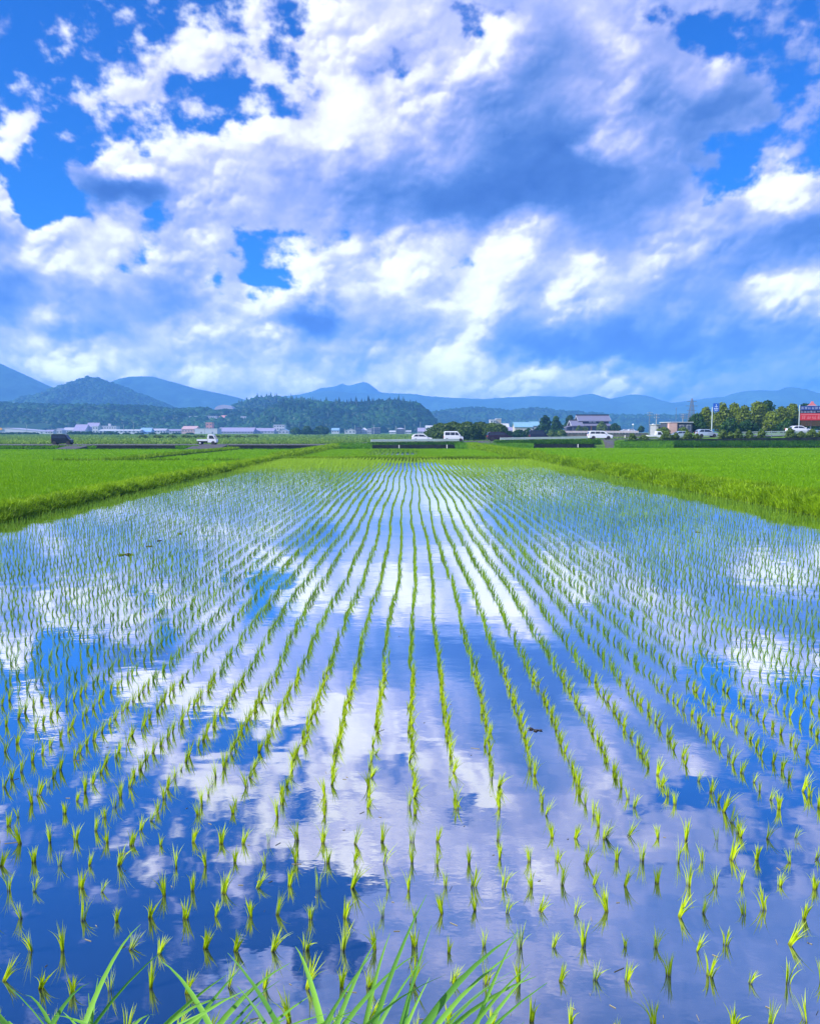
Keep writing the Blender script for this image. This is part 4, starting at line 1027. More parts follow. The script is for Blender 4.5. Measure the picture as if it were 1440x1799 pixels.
    for i in range(doors):
        cx = -h+W*(i+.5)/doors+.9; MB().box(cx-.5, cx+.5, -.07, .06, 0, 2.05).build('door', M['trim'], t)
    return t
B = building
# --- far side of the meadow, left to right
t = B(-60, 82, 751.5, 763, 980, 40, 'white', 'lav', 'front', 'long pale hall with a shallow roof and orange sign panel at the left edge', win=(12, 1), rf=.55)
MB().box(-2-20, -2, -1.2, -.6, 5.2, 7.6).build('sign_panel', mat('orange_panel', (.85,.42,.05), .6), t)
B(82, 96, 755, 762, 960, 10, 'white', 'purple', 'gable', 'small white house with a purple roof beside the long hall', 'house')
B(97, 112, 752, 762, 985, 12, 'lav', 'lav', 'front', 'pale gabled shed behind the black van', 'house')
B(113, 130, 751, 761.5, 1010, 14, 'white', 'lav', 'gable', 'white house with a pale roof just left of the twin big roofs', 'house')
B(131, 152, 745.5, 761, 1000, 22, 'white', 'purple', 'gable', 'building with a big sloping violet roof, left one of two', rf=.72)
B(152.6, 173, 742.5, 761, 1010, 20, 'white', 'purple', 'gable', 'taller building with a big sloping violet roof, right one of two', rf=.7)
B(165, 175, 748.5, 761, 975, 8, 'white', 'white', 'flat', 'narrow pale block in front of the violet roofs', win=(2, 2))
t = B(176, 248, 754.5, 761, 940, 14, 'white', 'white', 'gable', 'long low white shed stretching right from the violet roofs', win=(10, 1), rf=.3)
t = B(181, 207, 748, 756, 1040, 14, 'white', 'white', 'flat', 'white flat-roofed building with a small tower behind the long white shed', win=(6, 2), z0=0)
MB().box(-1.5, 1.5, 2, 5, 9, 12.5).build('stair_tower', bm_('white'), t)
B(247.5, 267, 751.5, 760.5, 950, 14, 'blue', 'blue', 'gable', 'blue shed with a blue roof at the end of the long white shed', rf=.75, win=(3, 1))
B(268, 293, 753, 761, 1000, 14, 'white', 'lav', 'gable', 'low pale building right of the blue shed', win=(5, 1))
B(294, 319, 754, 761, 1020, 14, 'grey', 'purple', 'gable', 'low grey building left of the pink-walled works', win=(5, 1))
B(321, 346, 748.5, 761, 985, 20, 'pink', 'pink', 'gable', 'pink-brown works building with a low roof', win=(5, 1))
t = B(344, 383, 752.5, 761.8, 930, 22, 'white', 'white', 'flat', 'large plain white block behind the small white truck', win=(0, 1), doors=2)
B(363.5, 374.5, 742, 761, 1000, 11, 'salmon', 'salmon', 'flat', 'reddish square tower block above the white block', win=(2, 3), name='tower_block')
t = B(384, 446, 751, 761, 985, 26, 'purple', 'purple', 'gable', 'very long violet-roofed greenhouse row behind the meadow', win=(12, 1), rf=.7)
B(448, 482, 752, 761, 1000, 20, 'lav', 'purple', 'gable', 'violet-roofed shed right of the long greenhouse row', win=(6, 1), rf=.6)
B(482, 501, 746, 761, 1020, 16, 'white', 'white', 'flat', 'white two-step block rising behind the sheds', win=(4, 3))
B(490, 508, 753, 762, 960, 12, 'lav', 'blue', 'front', 'gabled blue-grey house at the left side of the round trees', 'house')
B(583, 596, 752, 761, 960, 10, 'white', 'blue', 'gable', 'small white house right of the round trees', 'house')
B(606, 625, 753, 761.5, 930, 12, 'white', 'grey', 'front', 'grey-roofed low house left of the cluster of white houses', 'house')
B(625.5, 634, 750, 761.8, 900, 9, 'navy', 'navy', 'flat', 'dark narrow house at the left of the cluster', 'house', win=(2, 2))
B(634.5, 645, 751.5, 761.8, 905, 10, 'white', 'white', 'hip', 'white house in the middle of the cluster', 'house', win=(3, 2))
B(645.5, 653, 752.5, 761.8, 900, 10, 'lav', 'lav', 'flat', 'pale violet small house in the cluster', 'house', win=(2, 2))
B(653.6, 668, 751, 762, 890, 10, 'navy', 'lav', 'flat', 'dark blue two-storey house with a pale flat roof', 'house', win=(4, 2))
B(684, 695, 756.5, 761.8, 900, 8, 'white', 'white', 'gable', 'low white garage between the two dark houses', 'garage')
B(696.5, 710, 751.5, 762, 880, 10, 'dark', 'lav', 'hip', 'dark square house with a pale hipped roof and light windows', 'house', win=(3, 2), rf=.18)
B(713, 722, 756, 762, 900, 8, 'white', 'grey', 'gable', 'small white house right of the dark square house', 'house')
B(733.5, 746, 751.5, 762, 860, 10, 'grey', 'purple', 'gable', 'house with a pinkish violet roof left of the big hedge', 'house', rf=.6)
B(747.5, 760, 747.5, 762, 850, 12, 'white', 'white', 'gable', 'tall white house partly behind the big hedge', 'house', win=(3, 2), rf=.25)
B(860, 870, 737, 762, 640, 8, 'white', 'white', 'flat', 'pale concrete block sticking up behind the big hedge, left half', win=(2, 5))
B(870.5, 879, 735, 762, 645, 8, 'tan', 'white', 'flat', 'taller pale concrete block behind the big hedge, right half', win=(0, 1))
B(880, 893, 744, 762, 560, 9, 'white', 'white', 'gable', 'white gabled house behind the dark plum minivan', 'house', win=(3, 2))
B(884, 901, 750.5, 764, 480, 8, 'purple', 'purple', 'gable', 'violet-grey house left of the cream hall', 'house', win=(3, 1))
B(903, 934, 741.5, 765, 430, 9, 'cream', 'skyblue', 'gable', 'cream hall with a bright sky-blue roof right of the big hedge', win=(4, 1), rf=.35)
B(930.5, 946, 740.5, 758, 460, 8, 'grey', 'skyblue', 'gable', 'small building with a bright sky-blue roof joined to the cream hall', rf=.4, win=(2, 1))
# --- on the hill
def onhill(px0, px1, pt, pb, y, d, wc, rc, roof, label, **k): return B(px0, px1, pt, pb, y, d, wc, rc, roof, label, **k)
onhill(325, 334, 733, 740, 1330, 9, 'white', 'white', 'flat', 'white hillside house, leftmost of those among the trees', cat='house', win=(2, 1))
onhill(334.8, 349, 731, 742, 1330, 10, 'white', 'white', 'flat', 'white hillside apartment block with dark windows, left of the pink one', win=(4, 2))
onhill(365, 383, 730.5, 739, 1325, 10, 'white', 'lav', 'flat', 'white hillside building touching the pink one', win=(5, 2))
onhill(384, 405, 729.5, 739.5, 1330, 12, 'salmon', 'salmon', 'hip', 'bright pink building on the hillside', win=(5, 2))
onhill(425, 434, 731, 741.5, 1330, 9, 'white', 'white', 'flat', 'narrow white hillside block right of the pink building', win=(2, 2))
onhill(457, 470, 730.5, 735, 1335, 9, 'white', 'white', 'gable', 'low white roof on the hillside, rightmost of those among the trees', cat='house', win=(3, 1))
onhill(379, 412, 711, 721, 1505, 26, 'lav', 'lav', 'arch', 'large arched pale roof of a hall on top of the left hill', cat='hall', win=(0, 1), rf=.9)
onhill(703, 709, 706.5, 712, 1300, 8, 'pink', 'pink', 'flat', 'tiny pinkish building on top of the middle hill', cat='house', win=(1, 1))
# --- flat shop at the right
t = B(1176, 1213, 741, 762, 185, 8, 'dark', 'white', 'flat', 'flat-roofed shop with a wide white eave and a pink end wall', cat='shop', win=(3, 1), over=.5)
MB().box(-3.2, -1.4, -1.2, -.02, -.5, 2.35).build('end_wall', bm_('pink'), t)
B(1150, 1176, 745.5, 758, 200, 5, 'grey', 'white', 'flat', 'low annex with a white slanting roof left of the flat-roofed shop', cat='shed', win=(2, 1), rf=.1)
# clipped hedges in front of it

# ------------------------------------------------------------------ the dark-roofed house on its terrace
def house_big():
    y = 370.; z = float(gz(757.3, y)); x = (1034-720)/1440*y; s = y/1440
    t = empty('farmhouse', (x, y, z), 'large two-storey Japanese house with dark blue-grey tiled roofs above the pale fence', 'house')
    wallm = bm_('dark'); tile = mat('roof_tile', (.17,.17,.25), .5, .4, .25, 3, stretch=(3,1,1)); plaster = bm_('white')
    u = lambda px: (px-1034)*s
    v = lambda py: (757.3-py)*s
    def hall(px0, px1, d0, d1, ridge, eave, base, gab, nm='roof', o=.9):
        a, b = u(px0), u(px1); ym = (d0+d1)/2; R_, E = v(ridge), v(eave); th = .3
        q = [(a-o,d0-o,E-.3),(a-o,ym,R_),(a-o,d1+o,E-.3),(b+o,d0-o,E-.3),(b+o,ym,R_),(b+o,d1+o,E-.3)]; q += [(i,j,k-th) for i,j,k in q]
        r = MB().add(q, [(0,3,4,1),(1,4,5,2),(6,7,10,9),(7,8,11,10),(0,1,7,6),(1,2,8,7),(3,9,10,4),(4,10,11,5),(0,6,9,3),(2,5,11,8)]).build(nm, tile, t)
        MB().box(a-o-.1, b+o+.1, ym-.25, ym+.25, R_-.02, R_+.45).build('ridge', M['trim'], r)
        for xx in (a-o-.06, b+o+.0):
            MB().add([(xx,d0-o,E-.62),(xx,ym,R_-.3),(xx,d1+o,E-.62),(xx,d0-o,E-.25),(xx,ym,R_+.05),(xx,d1+o,E-.25)]+[(xx+.06,d0-o,E-.62),(xx+.06,ym,R_-.3),(xx+.06,d1+o,E-.62),(xx+.06,d0-o,E-.25),(xx+.06,ym,R_+.05),(xx+.06,d1+o,E-.25)],
                     [(0,1,4,3),(1,2,5,4),(9,10,7,6),(10,11,8,7),(0,6,7,1),(1,7,8,2),(3,4,10,9),(4,5,11,10),(0,3,9,6),(2,8,11,5)]).build('bargeboard', plaster, r)
        MB().box(a, b, d0, d1, v(base) if base else -1, E-.1).build('wall', wallm, t)
        for xx in (a+.01, b-.25):
            MB().add([(xx,d0+.05,E-.2),(xx,d1-.05,E-.2),(xx,ym,R_-.5),(xx+.24,d0+.05,E-.2),(xx+.24,d1-.05,E-.2),(xx+.24,ym,R_-.5)], [(0,2,1),(3,4,5),(0,3,5,2),(1,2,5,4),(0,1,4,3)]).build('gable', plaster if gab else wallm, t)
    hall(1018, 1069, 2.5, 10, 729.5, 738, None, True)          # upper storey
    hall(1004, 1018, -1, 8, 738.5, 746.5, None, True)          # left wing
    # ground floor skirt roof
    a, b = u(1014), u(1070); E, R_ = v(747.5), v(744)
    MB().add([(a-.8,-1.6,E),(b+.8,-1.6,E),(b,2.48,R_),(a,2.48,R_),(a-.8,-1.6,E-.25),(b+.8,-1.6,E-.25),(b,2.48,R_-.5),(a,2.48,R_-.5)], [(0,1,2,3),(7,6,5,4),(0,4,5,1),(1,5,6,2),(2,6,7,3),(3,7,4,0)]).build('roof', tile, t)
    MB().box(u(1018.2), b-.2, -.3, 2.4, -1, E-.05).build('wall', wallm, t)
    for px in (1037, 1044):
        f = MB().box(u(px)-.75, u(px)+.75, 2.40, 2.52, v(742.3), v(739.8)).build('window', M['frame'], t); MB().box(u(px)-.62, u(px)+.62, 2.37, 2.41, v(742.1), v(740)).build('pane', mat('pale_shoji', (.6,.65,.7), .4), f)
    for px in (1022, 1029, 1047, 1056, 1063):
        f = MB().box(u(px)-.8, u(px)+.8, -.36, -.28, .5, 2.3).build('window', M['trim'], t); MB().box(u(px)-.7, u(px)+.7, -.40, -.35, .6, 2.2).build('pane', M['win'], f)
    MB().box(u(1035), u(1037.5), -.42, -.28, 0, 2.4).build('door', mat('wood_door', (.35,.16,.05), .6), t)
    MB().box(u(994), u(1004), 1, 6, -1, v(749.5)).build('side_room', wallm, t)
    MB().add([(u(993),.2,v(750)),(u(1004),.2,v(747.5)),(u(1004),6.8,v(747.5)),(u(993),6.8,v(750)),(u(993),.2,v(750)-.3),(u(1004),.2,v(747.5)-.3),(u(1004),6.8,v(747.5)-.3),(u(993),6.8,v(750)-.3)], [(0,1,2,3),(7,6,5,4),(0,4,5,1),(1,5,6,2),(2,6,7,3),(3,7,4,0)]).build('roof', tile, t)
house_big()
def fence_terrace():
    y = 345.; x0, x1 = (975-720)/1440*y, (1119-720)/1440*y; zt, zm, zb = float(gz(756.6, y)), float(gz(760.4, y)), float(gz(768, y))
    t = empty('fence', ((x0+x1)/2, y, zm), 'long pale pinkish panel fence on the terrace in front of the dark-roofed house', 'fence'); cx = (x0+x1)/2
    n = 26
    pk = mat('pale_pink_panel', (.62,.50,.52), .7, .3, .08, 1)
    mb = MB()
    for i in range(n): a = x0+(x1-x0)*i/n; mb.box(a-cx+.08, a-cx+(x1-x0)/n-.08, 0, .08, .05, zt-zm-.06)
    mb.build('panel', pk, t)
    for i in range(n+1): a = x0+(x1-x0)*i/n-cx; MB().box(a-.08, a+.08, -.04, .14, -.3, zt-zm).build('post', bm_('white'), t)
    w = empty('terrace_wall', (cx, y+.3, zb), 'earth-brown terrace wall below the pale fence', 'wall')
    MB().prism([(x0-cx-4.5, -1), (x1-cx+8, -1), (x1-cx+4, zm-zb-.12), (x0-cx-.3, zm-zb-.12)], 0, 40).build('earth_bank', mat('terrace_earth', (.14,.13,.09), .9, .2, .4, .35, c2=(.22,.20,.15)), w)
    MB().prism([(x0-cx-.3, zm-zb-.117), (x1-cx+4, zm-zb-.117), (x1-cx+4, zm-zb+.02), (x0-cx-.3, zm-zb+.02)], -.06, 39.9).build('coping', M['concrete'], w)
fence_terrace()
make_car('car', 'sedan', 'white', (1094-720)/1440*349, 349, float(gz(760.2, 349))+.06, 'white car parked on the terrace right of the house, left of two', 'car', heading=-1)
make_car('car', 'hatch', 'white', (1108-720)/1440*350, 350, float(gz(760.2, 350))+.06, 'white car parked on the terrace right of the house, right one of two', 'car', heading=1)

# ------------------------------------------------------------------ poles, pylon, signs
M['pole'] = mat('concrete_pole', (.34,.36,.40), .85, .2)
M['steel'] = mat('steel', (.16,.19,.25), .5, .5, metal=.3)
def pole(px, pt, y, z0, label, r=.16, arms=1, m='pole'):
    x = (px-720)/1440*y; z0 = float(terrain(x, y)); zt = float(gz(pt, y)); t = empty('utility_pole', (x, y, z0), label, 'utility pole', 'utility poles round the town')
    MB().tube((0,0,-.4), (0,0,zt-z0), r*1.2, r*.8, 8).build('pole', M[m], t)
    for k in range(arms):
        z = zt-z0-.5-.9*k; MB().box(-.9-.003*k, .9, -.08-r, .06-r, z-.07, z+.07).build('crossarm', M['steel'], t)
        for dx in (-.75, 0, .75): MB().tube((dx,-r,z+.07), (dx,-r,z+.3), .06, .04, 6).build('insulator', M['white'], t)
    return t
for px, pt, y, z0, lab in ((50.5,746,760,0,'concrete pole in front of the long pale hall'), (92,757,400,0,'short pole left of the black van'), (237,742,800,0,'tall pole above the long white shed'),
    (220,746,900,0,'pole left of the tall one above the long white shed'), (269,750,820,0,'pole at the blue shed'), (361,741,820,0,'pole left of the reddish tower block'), (606,753,700,0,'pole left of the cluster of houses'),
    (624,747,800,0,'pole beside the dark narrow house'), (657,746,780,0,'pole above the dark blue house'), (695,748,780,0,'pole left of the dark square house'), (711,746,700,0,'tallest pole in the middle, right of the dark square house'),
    (738,741,900,0,'thin pole above the violet-roofed house by the hedge'), (948,735,420,0,'pole behind the dark trees left of the farmhouse'), (1138,723,300,1.5,'dark tall pole right of the terrace fence'),
    (1150,727,290,1.5,'pale tall pole beside the dark tall one'), (1196,727,330,1.5,'pale pole behind the flat-roofed shop'), (1184,716,700,0,'thin mast on the skyline left of the lattice tower')):
    pole(px, pt, y, z0, lab, r=.13+.0001*y, arms=1 if y > 600 else 2, m='steel' if px in (1138, 1184) else 'pole')
def pylon():
    y = 420.; x = (1211-720)/1440*y; z0 = float(terrain(x, y)); H = float(gz(700, y))-z0; t = empty('lattice_tower', (x, y, z0), 'dark steel lattice pylon rising behind the flat-roofed shop', 'pylon')
    wd = lambda z: 1.9*(1-z/H)+.28
    for sx in (-1, 1):
        for sy in (-1, 1): MB().tube((sx*wd(0), sy*wd(0), -.5), (sx*wd(H), sy*wd(H), H), .14, .09, 6).build('leg', M['steel'], t)
    mb = MB(); n = 12
    for i in range(n):
        za, zb = H*i/n, H*(i+1)/n
        for s in (-1, 1):
            a, b = wd(za), wd(zb)
            mb.tube((-a,s*a,za),(b,s*b,zb),.06,n=5); mb.tube((a,s*a,za),(-b,s*b,zb),.06,n=5); mb.tube((s*a,-a,za),(s*b,b,zb),.06,n=5); mb.tube((s*a,a,za),(s*b,-b,zb),.06,n=5)
            mb.tube((-b,s*b,zb),(b,s*b,zb),.06,n=5)
    mb.build('bracing', M['steel'], t)
    for pz, w in ((705,2.4),(713,3.0),(721,2.4)):
        z = float(gz(pz, y))-z0; MB().tube((-w,0,z),(w,0,z),.12,n=6).build('crossarm', M['steel'], t)
pylon()
def substation():
    y = 400.; x = (1206-720)/1440*y; z0 = float(terrain(x, y)); t = empty('power_gantry', (x, y, z0), 'short dark power gantry with crossbars left of the lattice pylon', 'gantry')
    z = lambda p: float(gz(p, y))-z0
    for dx, p in ((0, 722), (-2.6, 728)): MB().tube((dx,0,-.5),(dx,0,z(p)),.16,.13,8).build('post', M['steel'], t)
    for p, a, b in ((727,-4.5,2.2),(731,-4.2,2.2),(735,-3.4,2)): MB().box(a, b, -.15, .15, z(p)-.12, z(p)+.12).build('crossarm', M['steel'], t)
substation()
def lamp_post():
    y = 330.; x = (1109.5-720)/1440*y; z0 = float(terrain(x, y)); t = empty('street_lamp', (x, y, z0), 'slim lamp post with a white globe above the terrace fence', 'street lamp')
    z = float(gz(745.5, y))-z0
    MB().tube((0,0,-.3),(0,0,z-.4),.09,.06,8).build('pole', M['pole'], t)
    bm = bmesh.new(); bmesh.ops.create_icosphere(bm, subdivisions=2, radius=.36, matrix=Matrix.Translation((0,0,z-.1))); me = bpy.data.meshes.new('globe'); bm.to_mesh(me); bm.free(); link('globe', me, M['white'], t)
lamp_post()
def tank():
    y = 260.; x = (1144.5-720)/1440*y; z0 = float(terrain(x, y)); t = empty('water_tank', (x, y, z0), 'white upright tank on a stand behind the small white truck', 'tank')
    z = lambda p: float(gz(p, y))-z0
    MB().tube((0,0,z(752)),(0,0,z(745.2)),.42,.42,16).build('tank', M['white'], t); MB().tube((0,0,z(745.2)),(0,0,z(744.4)),.42,.12,16).build('cap', M['white'], t)
    for dx, dy in ((-.3,-.3),(.3,-.3),(.3,.3),(-.3,.3)): MB().tube((dx,dy,-.2),(dx,dy,z(752)+.02),.05,n=6).build('leg', M['steel'], t)
tank()
# blue direction sign on a tall pole
def road_sign():
    y = 151.5; x = (1247-720)/1440*y; z0 = float(road_z(x))-.1; t = empty('road_sign', (x, y, z0), 'blue road sign on a tall pale pole in front of the trees at the right', 'road sign')
    z = lambda p: float(gz(p, y))-z0; s = y/1440
    MB().tube((0,0,-.2),(0,0,z(715)),.11,.09,12).build('pole', M['rail'], t)
    MB().tube((0,0,z(717)),(.35,0,z(717)),.05,n=8).build('bracket', M['rail'], t)
    p = MB().box(.12, .12+10.5*s, -.06, 0, z(722.8), z(708.5)).build('sign_board', mat('sign_blue', (.01,.10,.52), .4, .5), t)
    w = mat('sign_white', (.55,.68,.85), .5); mb = MB()
    cx = .12+5.25*s; za, zb = z(722.8), z(708.5); H = zb-za
    mb.box(cx-.05, cx+.05, -.068, -.061, za+H*.50, za+H*.9); mb.box(cx-.3, cx+.3, -.072, -.0685, za+H*.56, za+H*.62)
    for k in range(3): mb.box(cx-.36+.27*k, cx-.18+.27*k, -.068, -.061, za+H*.28, za+H*.42)
    mb.box(cx-.3, cx+.28, -.068, -.061, za+H*.12, za+H*.19)
    mb.build('marking', w, p)
road_sign()
def glyphs(mb, x0, x1, zc, h, n, y, seed, th=.006):
    r2 = random.Random(seed); w = (x1-x0)/n
    for i in range(n):
        a = x0+w*i+w*.1; b = a+w*.8; lay = 0
        for k in range(r2.choice((2, 3, 3))):
            z = zc-h/2+h*(k+.5)/3; mb.box(a+r2.random()*w*.15, b-r2.random()*w*.15, y-th-lay*.002, y-lay*.002, z-h*.055, z+h*.055); lay += 1
        for k in range(r2.choice((1, 2, 2))):
            xx = a+(b-a)*(k+.5)/2+r2.uniform(-.05, .05)*w; mb.box(xx-h*.05, xx+h*.05, y-th-lay*.002, y-lay*.002, zc-h*.48, zc+h*.45*r2.uniform(.6, 1)); lay += 1
def billboard():
    y = 186.; x = (1399.5-720)/1440*y; z0 = 1.6; s = y/1440; t = empty('billboard', (x, y, z0), 'big roadside billboard with navy and red panels and a small red gable on top', 'billboard')
    z = lambda p: float(gz(p, y))-z0; W = 62*s
    navy = mat('billboard_navy', (.02,.05,.28), .5); blk = mat('billboard_black', (.02,.02,.06), .5); red = mat('billboard_red', (.62,.03,.04), .5); wd = mat('brown_boards', (.10,.055,.03), .8, .2, .5, 4, stretch=(4,1,.3)); wt = mat('billboard_white', (.45,.5,.7), .5); pk = mat('billboard_pink', (.75,.22,.25), .5)
    p1 = MB().box(0, W, -.12, 0, z(720.2), z(713)).build('navy_panel', navy, t)
    mb = MB(); glyphs(mb, .15, W*.9, z(716.5), 4.6*s, 9, -.122, 5); mb.build('lettering', wt, p1)
    p2 = MB().box(0, W, -.11, 0, z(725.9), z(720.3)).build('black_panel', blk, t)
    mb = MB(); glyphs(mb, .2, W*.45, z(723.2), 3.8*s, 5, -.112, 8); glyphs(mb, W*.48, W*.85, z(722.8), 2.2*s, 7, -.112, 9); mb.build('lettering', wt, p2)
    p3 = MB().box(0, W, -.13, 0, z(738.2), z(726.05)).build('red_panel', red, t)
    mb = MB(); mb.box(.3, W*.7, -.14, -.131, z(728.4), z(727.3)); glyphs(mb, .3, W*.92, z(733), 6.8*s, 6, -.132, 11); mb.build('lettering', pk, p3)
    mb = MB()
    for i in range(24): a = W*i/24; mb.box(a+.03, a+W/24-.06, -.05, -.005+0*i, z(748.5), z(738.3))
    mb.build('boarding', wd, t)
    MB().box(-.12, 0-.004, -.16, .1, -.3, z(711.5)).build('post', M['rail'], t)
    for f in (.33, .66, .99): MB().box(W*f-.1, W*f+.1, .01, .22, -.3, z(713)).build('post', M['steel'], t)
    cx = 21*s; MB().prism([(cx-8.5*s, z(712.9)), (cx+8.5*s, z(712.9)), (cx+3.*s, z(708.4)), (cx+.2, z(705)), (cx-.2, z(705)), (cx-3.*s, z(708.4))], -.1, .02).build('gable_top', pk, t)
    MB().box(cx-8.8*s, cx+8.8*s, -.14, .05, z(712.95)+.003, z(712.2)).build('gable_trim', wt, t)
billboard()

# ------------------------------------------------------------------ trees, hedges, bushes
def tree(name, x, y, z, H, Wd, m, label, cat, group=None, nl=2600, seed=1, leaf=.3, trunk_f=.22, lobes=14, tmin=.0, tmax=1., depth=None, cone=False):
    r2 = np.random.RandomState(seed); t = empty(name, (x, y, z), label, cat, group)
    depth = depth or Wd
    # trunk and limbs
    mb = MB(); base = H*trunk_f
    if trunk_f > 0:
        mb.tube((0,0,-.4), (.03*H*r2.randn()*.3, 0, H*.62), H*.028, H*.012, 8)
        for k in range(6):
            a = r2.rand()*6.28; zz = base+H*.08*k; mb.tube((0,0,zz*.9), (math.cos(a)*Wd*.3, math.sin(a)*depth*.3, zz+H*.2), H*.011, H*.004, 6)
        mb.build('trunk', M['bark'], t)
    # leaf clumps gathered in lobes
    cen = []; rad = []
    for k in range(lobes):
        u = (k+.5)/lobes; zz = base+(H-base)*(.12+.78*u)
        if cone: rr = (1-u)*.8+.1
        else: rr = math.sin(min(1, u*.8+.28)*math.pi)**.6
        a = k*2.4+r2.rand(); q = .62*rr*math.sqrt(r2.rand()*.8+.2)*(0 if k == lobes-1 else 1)
        cen.append((math.cos(a)*Wd/2*q, math.sin(a)*depth/2*q, zz)); rad.append((.30 if not cone else .24)*(Wd+H*.5)/1.5*(.55+.5*r2.rand())*(.75+.3*rr))
    cen = np.array(cen); rad = np.array(rad); rad = np.minimum(rad, (H-cen[:, 2])*1.02+.25)
    i = r2.choice(lobes, nl, p=rad**2/np.sum(rad**2)); d = r2.randn(nl, 3); d /= np.linalg.norm(d, axis=1)[:, None]
    rr = rad[i]*(.62+.42*r2.rand(nl)**.6)
    Pp = cen[i]+d*rr[:, None]*np.array([1, 1, .8]); keep = Pp[:, 2] > base*.55; Pp, d, i = Pp[keep], d[keep], i[keep]; nl = len(Pp)
    ax = r2.randn(nl, 3)*.7+np.cross(d, r2.randn(nl, 3)); ax /= np.linalg.norm(ax, axis=1)[:, None]; bx = np.cross(d+.6*r2.randn(nl, 3), ax); bx /= np.linalg.norm(bx, axis=1)[:, None]
    s = leaf*(.6+.8*r2.rand(nl))[:, None]
    V = np.stack([Pp-ax*s-bx*s*.25, Pp+bx*s*.6, Pp+ax*s-bx*s*.2, Pp-bx*s*.7], 1)
    lob = r2.rand(lobes)
    ti = np.clip(tmin+(tmax-tmin)*(.22+.45*lob[i]+.22*r2.rand(nl)+.15*np.clip(d[:, 2], -1, 1)*0), 0, 1)
    C = np.zeros((nl, 4, 3)); C[..., 0] = ti[:, None]; C[..., 1] = 1
    Q = np.arange(nl*4).reshape(-1, 4)
    link('crown', mesh_np('crown', V.reshape(-1, 3), Q, None, C.reshape(-1, 3)), M[m], t); return t
def tree_px(name, px, ptop, wpx, y, z, m, label, cat, group=None, **k):
    return tree(name, (px-720)/1440*y, y, z, float(gz(ptop, y))-z, wpx/1440*y, m, label, cat, group, **k)
G1 = 'grove of tall trees between the road sign and the billboard'
for i, (px, pt, w, y, m, lab, kw) in enumerate([
    (1222, 727, 30, 188, 'tree_dark', 'dark broad tree at the left end of the grove, behind the silver hatchback', {}),
    (1236, 715, 26, 196, 'tree_leaf', 'olive tree rising above the dark one at the left end of the grove', {}),
    (1264, 707, 30, 192, 'tree_leaf', 'tall olive tree just right of the blue road sign', dict(tmin=.15)),
    (1285, 706, 28, 198, 'tree_leaf', 'tall feathery olive tree, second to the right of the blue road sign', dict(tmin=.2)),
    (1303, 712, 26, 190, 'tree_leaf', 'olive tree in the dip in the middle of the grove', {}),
    (1325, 704, 34, 200, 'tree_leaf', 'big rounded tree right of the middle of the grove', {}),
    (1343, 701, 34, 203, 'tree_dark', 'tallest and darkest green tree of the grove', dict(tmin=.25)),
    (1350, 722, 26, 188, 'tree_leaf', 'lower pale tree in front of the tallest dark one', dict(tmin=.25)),
    (1368, 714, 28, 194, 'tree_leaf', 'olive tree sloping up towards the billboard, left one', dict(tmin=.1)),
    (1387, 709, 28, 197, 'tree_leaf', 'olive tree right beside the billboard', {}),
    (1408, 708, 28, 206, 'tree_dark', 'dark tree rising behind the billboard', {}),
    (1440, 712, 34, 212, 'tree_dark', 'dark tree cut by the right edge behind the billboard', {}),
    (1278, 735, 26, 184, 'tree_dark', 'low dark undergrowth tree at the foot of the grove, right of the sign pole', {}),
    (1310, 738, 30, 184, 'tree_dark', 'low dark tree at the foot of the grove in the middle', {}),
    (1378, 738, 26, 183, 'tree_dark', 'low dark tree at the foot of the grove left of the billboard', {})]):
    kw = dict(kw); tree_px('tree', px, pt, w*1.15, y, 2.0, m, lab, 'tree', G1, seed=800+i, nl=3600, leaf=.24, lobes=22, trunk_f=.1, **kw)
G2 = 'dark trees left of the farmhouse'
tree_px('tree', 956, 728, 21, 350, .0, 'tree_dark', 'dark green tree at the left, largest of the three beside the farmhouse', 'tree', G2, seed=831, nl=3400, leaf=.45, lobes=16, trunk_f=.05)
tree_px('tree', 975, 729.5, 18, 340, .0, 'tree_dark', 'dark green tree in the middle of the three beside the farmhouse', 'tree', G2, seed=832, nl=3000, leaf=.45, lobes=14, trunk_f=.05)
tree_px('tree', 999, 728.5, 17, 395, .0, 'tree_dark', 'dark green tree touching the roof of the farmhouse on its left', 'tree', G2, seed=833, nl=2600, leaf=.45, lobes=12, trunk_f=.1)
G3 = 'garden trees in front of the farmhouse'
for i, (px, pt, w, m, lab) in enumerate([(1015, 748, 13, 'bush', 'round clipped garden tree at the left wing of the farmhouse'), (1026, 750, 11, 'bush', 'low garden bush left of the brown door of the farmhouse'), (1055, 740.5, 22, 'bush', 'widest garden tree, hiding the right part of the farmhouse'),
    (1078, 744, 22, 'tree_dark', 'dark garden tree right of the farmhouse'), (1124, 748.5, 12, 'tree_dark', 'small dark bush at the right end of the terrace fence')]):
    tree_px('garden_tree', px, pt, w, 358, float(gz(758.5, 358)), m, lab, 'tree', G3, seed=850+i, nl=1600, leaf=.36, lobes=10, trunk_f=.05)
